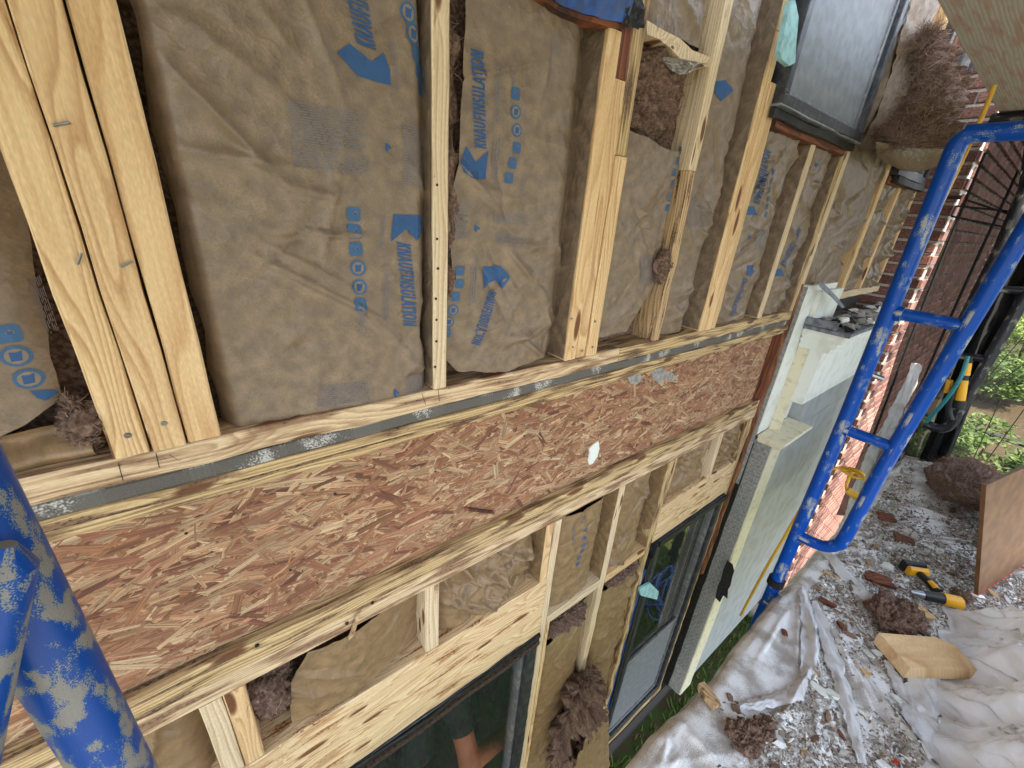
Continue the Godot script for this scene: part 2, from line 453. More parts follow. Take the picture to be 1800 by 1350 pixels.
func wood_grain_tex() -> ImageTexture:
	var w := 128; var h := 256
	var st := nbytes(noise(201, 0.11, 3), 128, 16, w, h)
	var fi := nbytes(noise(202, 0.2, 2), w, h)
	var d := PackedByteArray(); d.resize(w * h * 3)
	for i in w * h:
		var f := clampf(0.62 + 0.38 * pow(st[i] / 255.0 * 1.15, 1.3) + (fi[i] / 255.0 - 0.5) * 0.15, 0.0, 1.0)
		d[i * 3] = int(f * 255); d[i * 3 + 1] = int(f * 250); d[i * 3 + 2] = int(f * 240)
	return tex(d, w, h)
# ---------------------------------------------------------------- insulation
const BLUE := Color(0.02, 0.075, 0.20)
const INK := Color(0.15, 0.15, 0.19)
const WOOLS := [Color(0.17, 0.105, 0.075), Color(0.27, 0.175, 0.13), Color(0.10, 0.06, 0.042), Color(0.38, 0.27, 0.205)]
func edge_at(list: Array, t: float, dflt: float) -> float:  # piecewise line through [t, value] pairs
	if list.is_empty():
		return dflt
	if t <= list[0][0]:
		return list[0][1]
	for k in list.size() - 1:
		if t <= list[k + 1][0]:
			return lerpf(list[k][1], list[k + 1][1], (t - list[k][0]) / (list[k + 1][0] - list[k][0]))
	return list[-1][1]
func creases(r: RandomNumberGenerator, x0: float, x1: float, y0: float, y1: float, n: int, amp: float) -> Array:
	var out := []
	for k in int(n * 1.5):
		var p := Vector2(r.randf_range(x0, x1), r.randf_range(y0, y1))
		var a := r.randf_range(-0.9, 0.9) + (PI / 2 if r.randf() < 0.35 else 0.0)
		var l := r.randf_range(0.03, 0.2)
		var A := amp * r.randf_range(0.6, 2.2) * (1.0 if r.randf() < 0.55 else -0.8)
		out.append([p, p + Vector2(cos(a), sin(a)) * l, A, r.randf_range(0.0035, 0.010)])
	return out
func sheet_h(d: Dictionary, x: float, y: float) -> float:
	var u: float = (x - d.x0) / (d.x1 - d.x0)
	var w: float = d.x1 - d.x0
	var z: float = d.z + d.bul * sin(PI * clampf(u, 0.0, 1.0))
	z -= d.el * exp(-pow(maxf(u, 0.0) * w / d.ew, 2.0)) + d.er * exp(-pow(maxf(1.0 - u, 0.0) * w / d.ew, 2.0))
	z += n_lo.get_noise_3d(x * 7.0, y * 5.0, d.seed * 3.1) * d.amp + n_mid.get_noise_3d(x * 22.0, y * 16.0, d.seed * 5.7) * d.amp * 0.12
	z += absf(n_rid.get_noise_3d(x * 12.0, y * 9.0, d.seed * 1.7)) * d.amp * d.crumple * 1.5
	var p := Vector2(x, y)
	for c in d.cr:
		var a: Vector2 = c[0]; var b: Vector2 = c[1]
		if p.x < minf(a.x, b.x) - 0.05 or p.x > maxf(a.x, b.x) + 0.05 or p.y < minf(a.y, b.y) - 0.05 or p.y > maxf(a.y, b.y) + 0.05:
			continue
		var t := clampf((p - a).dot(b - a) / (b - a).length_squared(), 0.0, 1.0)
		var q := (p - a - (b - a) * t).length()
		if q < 0.05:
			z += c[2] * exp(-q / c[3]) * (0.35 + 0.65 * sin(PI * clampf(t, 0.05, 0.95)))
	return z
func batt(label: String, x0: float, x1: float, y0: float, y1: float, o := {}) -> Dictionary:
	var r := RandomNumberGenerator.new()
	r.seed = int(absf(x0 * 911.0 + y0 * 577.0)) + 5
	var d := {"x0": x0, "x1": x1, "y0": y0, "y1": y1, "z": -0.018, "bul": 0.006, "el": 0.02, "er": 0.03, "ew": 0.022, "amp": 0.006, "crumple": 0.5, "n": 36, "ca": 0.0055, "l": [], "r": [], "b": [], "t": [], "mat": "kraft", "seed": float(r.seed % 97), "step": 0.0045, "jag": 0.002, "core": -0.072, "cr": [], "core_top": 0.0, "cover": 1.0}
	d.merge(o, true)
	d.cr = d.cr + creases(r, x0, x1, y0, y1, d.n, d.ca)
	var t := thing("insulation_batt", label, "insulation", Vector3((x0 + x1) * 0.5, y0, -0.05), "kraft-faced insulation batts in the stud bays")
	# fibre core
	var nu := clampi(int((x1 - x0) / 0.014), 6, 60); var nv := clampi(int((y1 - y0) / 0.014), 6, 110)
	var P := PackedVector3Array(); var C := PackedColorArray()
	for j in nv:
		for i in nu:
			var x := lerpf(x0 + 0.001, x1 - 0.001, i / float(nu - 1)); var y := lerpf(y0 + 0.001, y1 + d.core_top, j / float(nv - 1))
			P.append(Vector3(x, y, d.core + n_mid.get_noise_3d(x * 26.0, y * 26.0, d.seed) * 0.016 + n_hi.get_noise_2d(x * 70.0, y * 70.0) * 0.007))
			C.append(WOOLS[0].lerp(WOOLS[1], clampf(0.5 + n_hi.get_noise_2d(x * 55.0 + 9.0, y * 40.0) * 1.3, 0, 1)))
	put("wool_core", grid(P, nu, nv, 1.0, C), M.wool, t)
	# paper facing
	nu = clampi(int((x1 - x0) / d.step), 6, 110); nv = clampi(int((y1 - y0) / d.step), 6, 220)
	P = PackedVector3Array()
	for j in nv:
		var v := j / float(nv - 1)
		for i in nu:
			var u := i / float(nu - 1)
			var xx := lerpf(x0, x1, u)
			var yb: float = edge_at(d.b, xx, y0) + n_hi.get_noise_2d(xx * 160.0, 3.0 + d.seed) * d.jag * 2.0
			var yt: float = edge_at(d.t, xx, y1) + n_hi.get_noise_2d(xx * 160.0, 13.0 + d.seed) * d.jag * 2.0
			var y := lerpf(yb, yt, v)
			var xl: float = edge_at(d.l, y, x0) + n_hi.get_noise_2d(y * 130.0, 31.0 + d.seed) * d.jag
			var xr: float = edge_at(d.r, y, x1) + n_hi.get_noise_2d(y * 130.0, 47.0 + d.seed) * d.jag
			var x := lerpf(xl, xr, u)
			P.append(Vector3(x, y, sheet_h(d, x, y)))
	d.paper = put("paper_facing", grid(P, nu, nv), M[d.mat], t)
	d.thing = t
	if d.get("flange", false):                           # stapling flange lying on the side of the stud
		P = PackedVector3Array()
		for j in 60:
			for i in 8:
				var y := lerpf(y0 + 0.002, y1 - 0.002, j / 59.0); var z := lerpf(-0.075, -0.003 - 0.004 * absf(n_mid.get_noise_2d(y * 40.0, 5.0 + d.seed)), i / 7.0)
				P.append(Vector3(x1 - 0.0012 - 0.004 * absf(n_mid.get_noise_2d(y * 30.0, z * 60.0 + d.seed)), y, z))
		put("paper_flange", grid(P, 8, 60), M[d.mat], t)
	return d
func on(d: Dictionary, x: float, y: float, lift := 0.0014) -> Vector3:   # a point on a batt's paper
	return Vector3(x, y, sheet_h(d, x, y) + lift)
func on_px(d: Dictionary, q: Vector2) -> Vector2:
	var p := pz(q.x, q.y, d.z + d.bul * 0.6)
	return Vector2(p.x, p.y)
func ink_poly(d: Dictionary, called: String, pts: PackedVector2Array, col: Color, lift := 0.0014) -> void:
	# subdivide by clipping against cells so that the print follows the creases
	var mn := pts[0]; var mx := pts[0]
	for p in pts:
		mn = mn.min(p); mx = mx.max(p)
	var T := Tris.new()
	var st := 0.012
	var yy := mn.y
	while yy < mx.y:
		var xx := mn.x
		while xx < mx.x:
			var cell := PackedVector2Array([Vector2(xx, yy), Vector2(xx + st, yy), Vector2(xx + st, yy + st), Vector2(xx, yy + st)])
			for poly in Geometry2D.intersect_polygons(pts, cell):
				var ix := Geometry2D.triangulate_polygon(poly)
				for k in range(0, ix.size(), 3):
					var a: Vector2 = poly[ix[k]]; var b: Vector2 = poly[ix[k + 1]]; var c: Vector2 = poly[ix[k + 2]]
					if (b - a).cross(c - a) > 0.0:
						var q := b
						b = c
						c = q
					var f := rf(0.92, 1.08)
					T.tri(on(d, a.x, a.y, lift), on(d, b.x, b.y, lift), on(d, c.x, c.y, lift), Vector2.ZERO, Vector2.ZERO, Vector2.ZERO, Color(col.r * f, col.g * f, col.b * f))
			xx += st
		yy += st
	if T.v.size() > 0:
		put(called, T.mesh(), M.print, d.paper)
func arrow(d: Dictionary, q: Array) -> void:
	var pts := PackedVector2Array()
	for k in range(0, q.size(), 2):
		pts.append(on_px(d, Vector2(q[k], q[k + 1])))
	ink_poly(d, "printed_arrow", pts, BLUE)
var text_cache := {}
func text_arrays(s: String) -> Array:
	if not text_cache.has(s):
		var tm := TextMesh.new()
		var f := SystemFont.new()
		f.font_names = PackedStringArray(["Droid Sans"])
		f.font_weight = 700
		tm.font = f
		tm.text = s; tm.font_size = 64; tm.pixel_size = 0.01; tm.depth = 0.0; tm.curve_step = 2.0
		var arr := tm.get_mesh_arrays() if tm.get_surface_count() == 0 else tm.surface_get_arrays(0)
		text_cache[s] = arr
	return text_cache[s]
# lettering laid along a base line given by two pixels; q_top is the pixel of the capitals' top above the start
func lettering(d: Dictionary, s: String, q0: Vector2, q1: Vector2, q_top: Vector2, col := BLUE, slant := 0.14, bold := 0.0035) -> void:
	var o := on_px(d, q0)
	var ax := on_px(d, q1) - o
	var ay := on_px(d, q_top) - o
	var arr := text_arrays(s)
	var v: PackedVector3Array = arr[Mesh.ARRAY_VERTEX]
	var idx: PackedInt32Array = arr[Mesh.ARRAY_INDEX]
	if v.size() == 0:
		return
	var mn := v[0]; var mx := v[0]
	for p in v:
		mn = mn.min(p); mx = mx.max(p)
	var P := PackedVector3Array(); var N := PackedVector3Array(); var C := PackedColorArray(); var I := PackedInt32Array()
	for pass_ in (2 if bold > 0.0 else 1):
		var base := P.size()
		for p in v:
			var tt := (p.y - mn.y) / (mx.y - mn.y)
			var ss := (p.x - mn.x) / (mx.x - mn.x) + pass_ * bold + tt * slant * ay.length() / ax.length()
			var q := o + ax * ss + ay * tt
			P.append(on(d, q.x, q.y, 0.0014 + 0.0002 * pass_)); N.append(Vector3(0, 0, 1)); C.append(col)
		for k in idx:
			I.append(k + base)
	put("printed_lettering", mesh_of(P, N, PackedVector2Array(), C, I), M.print, d.paper)
func icon(d: Dictionary, q: Vector2, round_ := false, hs := 0.0108, col := BLUE) -> void:
	var c := on_px(d, q)
	var pts := PackedVector2Array()
	var inn := PackedVector2Array()
	for k in (16 if round_ else 8):
		var a := TAU * (k + 0.5) / (16 if round_ else 8)
		var p := Vector2(cos(a), sin(a))
		if not round_:
			p = Vector2(clampf(p.x * 1.9, -1, 1), clampf(p.y * 1.9, -1, 1)) * 0.92
		pts.append(c + p * hs * (1.12 if round_ else 1.0))
	ink_poly(d, "printed_icon", pts, Color(col.r * 1.25 + 0.01, col.g * 1.2 + 0.01, col.b * 1.05))
	if hs < 0.008:
		return
	var kr := Color(0.22, 0.17, 0.12)
	for k in 12:
		var a := TAU * k / 12
		inn.append(c + Vector2(cos(a), sin(a)) * hs * (0.82 if round_ else 0.30) + (Vector2.ZERO if round_ else Vector2(0.2, 0.1) * hs))
	ink_poly(d, "printed_icon", inn, kr, 0.0018)
	var bar := PackedVector2Array()
	if round_:
		for p in [Vector2(-0.45, -0.5), Vector2(0.3, -0.5), Vector2(0.5, 0.55), Vector2(0.1, 0.4), Vector2(-0.4, 0.5)]:
			bar.append(c + p * hs)
	else:
		for p in [Vector2(-0.02, -0.15), Vector2(0.4, -0.15), Vector2(0.4, 0.35), Vector2(0.2, 0.2), Vector2(0.0, 0.35)]:
			bar.append(c + p * hs)
	ink_poly(d, "printed_icon", bar, col, 0.0022)
# a block of small print: three corner pixels, so many lines of broken words
func small_print(d: Dictionary, q0: Vector2, q1: Vector2, q2: Vector2, lines: int, col := INK) -> void:
	var o := on_px(d, q0)
	var ax := on_px(d, q1) - o
	var ay := on_px(d, q2) - o
	var T := Tris.new()
	var L := ax.length()
	for l in lines:
		var t0 := (l + 0.2) / lines; var t1 := (l + 0.72) / lines
		var s := 0.0
		var stop := rf(0.75, 1.0) * L if l % 4 == 3 else L * rf(0.95, 1.0)
		while s < stop:
			var w := rf(0.004, 0.014)
			var e := minf(s + w, stop)
			var A := o + ax * (s / L); var B := o + ax * (e / L)
			T.quad(on(d, A.x + ay.x * t0, A.y + ay.y * t0), on(d, B.x + ay.x * t0, B.y + ay.y * t0), on(d, B.x + ay.x * t1, B.y + ay.y * t1), on(d, A.x + ay.x * t1, A.y + ay.y * t1), col.lerp(Color(0.2, 0.16, 0.13), rf(0.3, 0.7)))
			s = e + rf(0.0015, 0.004)
	put("printed_text", T.mesh(), M.print, d.paper)
func flame(d: Dictionary, q: Vector2, s := 9.0) -> void:
	arrow(d, [q.x - s * 0.5, q.y - s, q.x + s * 0.6, q.y - 0.1 * s, q.x + s * 0.35, q.y + s * 0.4, q.x + s * 0.05, q.y - s * 0.05, q.x - s * 0.1, q.y + s * 0.9, q.x - s * 0.65, q.y + s * 0.3])
# loose brown wool: a lump with ragged surface and stray fibres
func wool_lump(c: Vector3, rad: Vector3, seed_: int, amp := 0.4, nu := 76, nv := 56) -> ArrayMesh:
	var P := PackedVector3Array(); var C := PackedColorArray()
	for j in nv:
		var th := PI * j / float(nv - 1)
		for i in nu:
			var ph := TAU * i / float(nu - 1)
			var d := Vector3(sin(th) * cos(ph), cos(th), sin(th) * sin(ph))
			var p0 := d * rad
			var s := minf(rad.x, minf(rad.y, rad.z))
			var q := p0 / maxf(s, 0.03) * 4.5 + Vector3(seed_ * 13.0, 0, 0)
			var k := (n_lo.get_noise_3dv(q * 1.4) * 2.0 + n_mid.get_noise_3dv(q * 4.0) * 1.1 + n_hi.get_noise_3dv(q * 11.0) * 0.9) * amp * maxf(s, 0.02)
			P.append(c + p0 + (d / rad).normalized() * k)
			C.append(WOOLS[0].lerp(WOOLS[1], clampf(0.5 + n_hi.get_noise_3dv(q * 6.0) * 1.6, 0, 1)))
	return grid(P, nu, nv, 1.0, C, true)
func fibres(src: ArrayMesh, n: int, len: float, seed_: int, wid := 0.0009, out := 0.35, dir := Vector3.ZERO) -> ArrayMesh:
	var r := RandomNumberGenerator.new(); r.seed = seed_
	var a := src.surface_get_arrays(0)
	var v: PackedVector3Array = a[Mesh.ARRAY_VERTEX]; var nn: PackedVector3Array = a[Mesh.ARRAY_NORMAL]
	var P := PackedVector3Array(); var N := PackedVector3Array(); var C := PackedColorArray(); var I := PackedInt32Array()
	for k in n:
		var i := r.randi() % v.size()
		var p := v[i]
		var t := Vector3(r.randfn(), r.randfn(), r.randfn()).normalized()
		t = (t - nn[i] * t.dot(nn[i]) + nn[i] * out * r.randf() + dir).normalized()
		var col: Color = WOOLS[r.randi() % 3].lerp(WOOLS[3], r.randf() * 0.4)
		var bend := Vector3(r.randfn(), r.randfn(), r.randfn()) * 0.8
		var l := len * r.randf_range(0.4, 1.3)
		var w := wid * r.randf_range(0.6, 1.6)
		var b0 := P.size()
		for s in 6:
			var side := t.cross(nn[i]).normalized() * w * (1.0 - 0.14 * s)
			P.append(p + side); P.append(p - side); N.append(nn[i]); N.append(nn[i]); C.append(col); C.append(col)
			if s < 5:
				I.append_array([b0 + s * 2, b0 + s * 2 + 1, b0 + s * 2 + 2, b0 + s * 2 + 1, b0 + s * 2 + 3, b0 + s * 2 + 2])
			p += t * l / 5.0 + nn[i] * 0.0006
			t = (t + bend * 0.45).normalized()
	return mesh_of(P, N, PackedVector2Array(), C, I)
func wool_thing(called: String, label: String, c: Vector3, rad: Vector3, seed_: int, nf: int, len := 0.05, amp := 0.42) -> Node3D:
	var t := thing(called, label, "insulation", c - Vector3(0, rad.y, 0))
	var m := wool_lump(c, rad, seed_, amp)
	put("wool", m, M.wool, t)
	put("loose_fibres", fibres(m, int(nf * 3.0), len * 0.75, seed_, 0.0005, 0.7), M.fibre, t).set_meta("kind", "stuff")
	return t
# ---------------------------------------------------------------- the house
func nail(parent: Node, q: Vector3, r := 0.004, m := "steel") -> void:
	var c := CylinderMesh.new()
	c.top_radius = r * 0.85; c.bottom_radius = r; c.height = 0.002; c.radial_segments = 12; c.rings = 1
	var o := put("nail_head", c, M[m], parent)
	o.transform = Transform3D(Basis(Vector3.RIGHT, PI / 2), o.position + q)
func stud(t: Node, x0: float, x1: float, y0: float, y1: float, m: String, front := 0.0, wob := 0.0008, depth := 0.089) -> MeshInstance3D:
	return board("stud", t, Vector3(x0, y0, front - depth), Vector3(x1, y1, front), 1, M[m], wob)
func build_upper_wall() -> void:
	var t := thing("upper_wall_frame", "exposed pine studs of the upper storey standing on a bottom plate above the red strand board", "wall framing", Vector3(0.5, 2.876, -0.045))
	board("bottom_plate", t, Vector3(-1.5, 2.8765, -0.0885), Vector3(0.9, 2.9145, 0.0), 0, M.plate, 0.0018)
	board("bottom_plate", t, Vector3(0.901, 2.8765, -0.0885), Vector3(2.10, 2.9145, -0.001), 0, M.pine_old, 0.0012)
	board("bottom_plate", t, Vector3(2.45, 2.92, -0.0885), Vector3(3.43, 2.958, -0.004), 0, M.pine_pale, 0.001)
	var Y := 2.915
	var H := 5.3
	stud(t, -0.1142, -0.0782, Y, H, "pine", 0.0)
	stud(t, -0.0760, -0.0398, Y, H, "pine2", 0.0015)
	stud(t, -0.0376, 0.0002, Y, H, "pine_flat", -0.002)
	for k in 2:
		nail(t, Vector3([-0.094, -0.056][k], [2.945, 2.953][k], [0.001, 0.0025][k]), 0.0038)
	# staples left in the studs
	for q in [[108, 218, 0.35], [223, 464, 0.5], [140, 455, 1.1]]:
		var p := pz(q[0], q[1], 0.003)
		var s := put("staple", block_mesh(Vector3(0.013, 0.0022, 0.003), 0.0006), M.steel, t)
		s.transform = Transform3D(Basis(Vector3.BACK, q[2]), s.position + p)
	var b := stud(t, 0.340, 0.3685, Y, H, "pine_pale", 0.0)
	for q in [[768, 325], [768, 420], [770, 472], [766, 525], [767, 562], [767, 600], [765, 645]]:
		nail(t, pz(q[0], q[1], 0.0), 0.0026, "black")
	stud(t, -0.55, -0.512, Y, H, "pine2")
	stud(t, -0.95, -0.912, Y, H, "pine")
	# triple stud with patched-in upper pieces
	stud(t, 0.690, 0.7262, Y, 3.555, "pine_flat", 0.002)
	stud(t, 0.7282, 0.7638, Y, 3.487, "pine2", -0.002)
	stud(t, 0.7275, 0.7645, 3.489, H, "red_wood", -0.004)
	stud(t, 0.7660, 0.803, Y, 3.36, "pine", 0.0)
	stud(t, 0.7655, 0.803, 3.362, H, "pine_old", -0.006, 0.0014)
	for q in [[1007, 610], [1024, 617], [1042, 610], [1005, 560], [1046, 565]]:
		nail(t, pz(q[0], q[1], 0.0015), 0.0032)
	# decayed single stud
	stud(t, 1.052, 1.083, Y, 3.36, "pine_rot", -0.002, 0.0035)
	stud(t, 1.050, 1.083, 3.361, H, "pine_pale", -0.003, 0.0012)
	# double stud left of the window with a packer
	stud(t, 1.304, 1.3415, Y, 3.70, "pine", 0.0)
	stud(t, 1.306, 1.3435, 3.702, H, "pine_old", -0.002)
	stud(t, 1.3432, 1.377, Y, 3.60, "pine_flat", 0.002)
	stud(t, 1.3792, 1.413, Y, 3.545, "pine2", -0.002)
	stud(t, 1.735, 1.769, Y, 3.53, "pine_pale", 0.0, 0.0008)
	stud(t, 2.035, 2.072, Y, 3.57, "pine_old", -0.002, 0.0016)
	stud(t, 2.073, 2.108, Y, H, "pine_pale", 0.0, 0.0016)
	stud(t, 2.655, 2.70, 2.96, H, "pine", 0.0)
	stud(t, 2.985, 3.02, 2.96, 3.50, "pine", -0.002)
	stud(t, 3.32, 3.358, 2.96, H, "pine2", -0.002)
	stud(t, 2.30, 2.336, 2.96, 3.545, "pine_pale", -0.02)
	# window framing
	board("rough_sill", t, Vector3(1.42, 3.507, -0.089), Vector3(2.034, 3.545, 0.006), 0, M.red_wood, 0.002)
	board("rough_sill", t, Vector3(2.72, 3.47, -0.089), Vector3(3.30, 3.505, 0.004), 0, M.red_wood, 0.002)
	for k in 14:
		nail(t, Vector3(1.45 + 0.041 * k, 3.517 + 0.012 * (k % 3), 0.007), 0.002, "black")
	# broken slanting block over the hole
	var a := pz(1138, 60, -0.012)
	var pts := []
	for q in [[1137, 35], [1165, 52], [1196, 68], [1217, 88], [1250, 101], [1249, 122], [1222, 108], [1196, 103], [1178, 84], [1157, 68], [1137, 60]]:
		pts.append(pz(q[0], q[1], -0.012))
	put("blocking", slab_mesh(pts, Vector3(0, 0, -0.05), 6.0), M.pine_pale, t)
	board("top_plate", t, Vector3(-1.5, 5.301, -0.089), Vector3(3.43, 5.339, 0.0), 0, M.pine, 0.001)
	# pencil layout marks on the plate
	for q in [[208, 815, 216, 845], [274, 797, 280, 822], [331, 783, 340, 812], [742, 692, 749, 712], [771, 685, 773, 706], [298, 800, 318, 812]]:
		var p0 := pz(q[0], q[1], 0.0014); var p1 := pz(q[2], q[3], 0.0014)
		put("pencil_mark", tube_mesh([p0 - Vector3(0, 0, 0.0011), p1 - Vector3(0, 0, 0.0011)], 0.0005, 5), M.frame, t)

func strands(x0: float, x1: float, y0: float, y1: float, z: float, n: int, seed_: int) -> ArrayMesh:
	var r := RandomNumberGenerator.new(); r.seed = seed_
	var T := Tris.new()
	var tones := [Color(0.55, 0.32, 0.185), Color(0.45, 0.235, 0.135), Color(0.60, 0.39, 0.235), Color(0.36, 0.165, 0.085), Color(0.25, 0.10, 0.06), Color(0.48, 0.25, 0.155), Color(0.67, 0.47, 0.29), Color(0.42, 0.20, 0.105), Color(0.62, 0.41, 0.25), Color(0.72, 0.53, 0.34), Color(0.58, 0.33, 0.19), Color(0.46, 0.22, 0.13), Color(0.38, 0.165, 0.10)]
	for k in n:
		var f := k / float(n)
		var big := r.randf() < 0.45
		var l := r.randf_range(0.04, 0.105) if big else r.randf_range(0.012, 0.045)
		var w := r.randf_range(0.006, 0.017) if big else r.randf_range(0.0015, 0.007)
		if f < 0.25:
			l *= 1.3; w *= 1.5
		var a := r.randfn(0.0, 0.34) if r.randf() < 0.72 else r.randf_range(-1.4, 1.4)
		var c := Vector2(r.randf_range(x0, x1), r.randf_range(y0, y1))
		var e := Vector2(cos(a), sin(a)); var s := Vector2(-e.y, e.x)
		var col: Color = tones[r.randi() % tones.size()]
		var g := r.randf_range(0.75, 1.12)
		col = Color(col.r * g, col.g * g, col.b * g)
		var zz := z + 0.0004 + 0.0016 * f + r.randf() * 0.0004
		var tilt := r.randf_range(-0.008, 0.008)
		var q0 := r.randf_range(-0.3, 0.3) * w; var q1 := r.randf_range(-0.3, 0.3) * w
		var o := [[-l * 0.5 - r.randf() * w * 0.7, -w * 0.5], [-l * 0.5 + r.randf() * w * 0.7, q0], [-l * 0.5 - r.randf() * w * 0.8, w * 0.5], [l * 0.5 + r.randf() * w * 0.8, w * 0.5 * r.randf_range(0.5, 1.0)], [l * 0.5 - r.randf() * w * 0.7, q1], [l * 0.5 + r.randf() * w * 0.7, -w * 0.5 * r.randf_range(0.5, 1.0)]]
		var P := []; var U := []
		var uo := Vector2(r.randf(), r.randf())
		for q in o:
			var p: Vector2 = c + e * q[0] + s * q[1]
			p.x = clampf(p.x, x0, x1); p.y = clampf(p.y, y0, y1)
			P.append(Vector3(p.x, p.y, zz + tilt * q[0]))
			U.append(uo + Vector2(q[1] / 0.03, q[0] / 0.25))
		T.quad(P[0], P[5], P[4], P[1], col, U[0], U[5], U[4], U[1])
		var c2 := Color(col.r * 0.93, col.g * 0.91, col.b * 0.9)
		T.quad(P[1], P[4], P[3], P[2], c2, U[1], U[4], U[3], U[2])
	return T.mesh()
func build_rim() -> void:
	var t := thing("floor_rim", "red-brown strand board band with splintered edge strips between the two storeys", "rim board", Vector3(0.5, 2.486, -0.03))
	board("subfloor_edge", t, Vector3(-1.5, 2.8515, -0.08), Vector3(2.08, 2.8755, -0.003), 0, M.strip, 0.0016)
	board("edge_strip", t, Vector3(-1.5, 2.832, -0.06), Vector3(2.08, 2.8505, 0.001), 0, M.pine_old, 0.002)
	board("edge_strip", t, Vector3(-1.5, 2.815, -0.06), Vector3(2.07, 2.8315, -0.002), 0, M.pine_old, 0.0022)
	var T := Tris.new()
	T.box(Vector3(-1.5, 2.487, -0.05), Vector3(2.03, 2.8145, -0.028))
	var pnl := put("strand_board", T.mesh(), M.osb_base, t)
	put("wood_strands", strands(-1.0, 2.028, 2.487, 2.8145, -0.028, 28000, 77), M.osb, pnl).set_meta("kind", "stuff")
	# a splinter standing off the board and a chip of white foam stuck in a hole
	var s := put("splinter", slab_mesh([pz(818, 893, -0.02), pz(868, 899, -0.02), pz(870, 904, -0.02), pz(819, 898, -0.02)], Vector3(0, 0, -0.004)), M.red_wood, t)
	var pts := []
	for q in [[1052, 775], [1054, 789], [1050, 803], [1042, 815], [1036, 817], [1034, 809], [1037, 797], [1036, 789], [1043, 782]]:
		pts.append(pz(q[0], q[1], -0.022))
	put("foam_chip", slab_mesh(pts, Vector3(0, 0, -0.004)), M.white, t)
	for q in [[1117, 665, 14], [1160, 658, 16], [1180, 662, 9]]:
		pts = []
		for k in 11:
			var a := TAU * k / 11
			pts.append(pz(q[0] + cos(a) * q[2] * rf(0.7, 1.1), q[1] + sin(a) * q[2] * rf(0.6, 1.0), -0.0245))
		put("plaster_smear", slab_mesh(pts, Vector3(0, 0, -0.001)), M.stucco, t)
	# rotten end trim beside the stucco
	board("end_trim", t, Vector3(2.062, 1.35, -0.05), Vector3(2.076, 2.92, 0.0), 1, M.red_wood, 0.003)
	board("end_trim", t, Vector3(2.0765, 1.35, -0.05), Vector3(2.0915, 3.03, 0.008), 1, M.rot_brown, 0.004)
	for k in 26:                                        # rust nail heads and holes
		nail(t, Vector3(rf(-0.2, 2.0), rf(2.52, 2.8), -0.0255), rf(0.0014, 0.003), "black")

func build_lower_wall() -> void:
	var t := thing("lower_wall_frame", "ground-floor pine studs and window headers under the weathered double top plate", "wall framing", Vector3(0.5, 0.3, -0.045))
	board("top_plate", t, Vector3(-1.5, 2.4385, -0.089), Vector3(2.06, 2.486, 0.0), 0, M.pine_old, 0.0018)
	board("top_plate", t, Vector3(-1.5, 2.3915, -0.089), Vector3(2.06, 2.4378, -0.002), 0, M.plate, 0.0016)
	var Y := 0.31
	for a in [[-0.1235, -0.0895, "pine_pale"], [-0.0875, -0.053, "pine2"]]:
		stud(t, a[0], a[1], 2.16, 2.391, a[2], -0.004)
	stud(t, 0.318, 0.356, 2.16, 2.391, "pine_pale", -0.004, 0.0016)
	stud(t, 0.712, 0.741, 2.1595, 2.391, "pine2", -0.003)
	stud(t, 0.744, 0.772, Y, 2.391, "pine_pale", -0.002, 0.0012)
	stud(t, 0.774, 0.790, Y, 1.93, "pine", -0.001)
	stud(t, 1.048, 1.080, Y, 2.391, "pine_pale", -0.002, 0.0012)
	stud(t, 1.340, 1.376, Y, 2.391, "pine_old", -0.002, 0.0025)
	stud(t, 1.736, 1.770, 2.161, 2.391, "pine_pale", -0.003)
	stud(t, 1.394, 1.412, 2.161, 2.391, "pine_old", -0.006)
	stud(t, 2.02, 2.055, Y, 2.391, "pine_old", -0.003, 0.002)
	for x in [-0.60, -0.95]:
		stud(t, x, x + 0.038, Y, 2.391, "pine")
	board("window_header", t, Vector3(-0.86, 1.905, -0.089), Vector3(0.742, 2.158, -0.001), 0, M.header, 0.0014)
	board("window_header", t, Vector3(1.377, 1.965, -0.089), Vector3(2.019, 2.160, -0.001), 0, M.header, 0.0014)
	board("fire_block", t, Vector3(0.773, 1.918, -0.089), Vector3(1.047, 1.956, -0.003), 0, M.pine_pale, 0.001)
	board("fire_block", t, Vector3(1.081, 1.918, -0.089), Vector3(1.339, 1.956, -0.003), 0, M.pine2, 0.001)
	board("bottom_plate", t, Vector3(-1.5, 0.272, -0.089), Vector3(2.06, 0.309, 0.0), 0, M.pine_old, 0.001)
	var sp := put("splinter", slab_mesh([pz(629, 1078, 0.006), pz(636, 1072, 0.006), pz(622, 1118, 0.006), pz(612, 1126, 0.006)], Vector3(0, 0, -0.004)), M.pine_rot, t)
	for q in [[452, 1135], [655, 1060], [610, 1096]]:
		nail(t, pz(q[0], q[1], 0.0015), 0.004, "black")

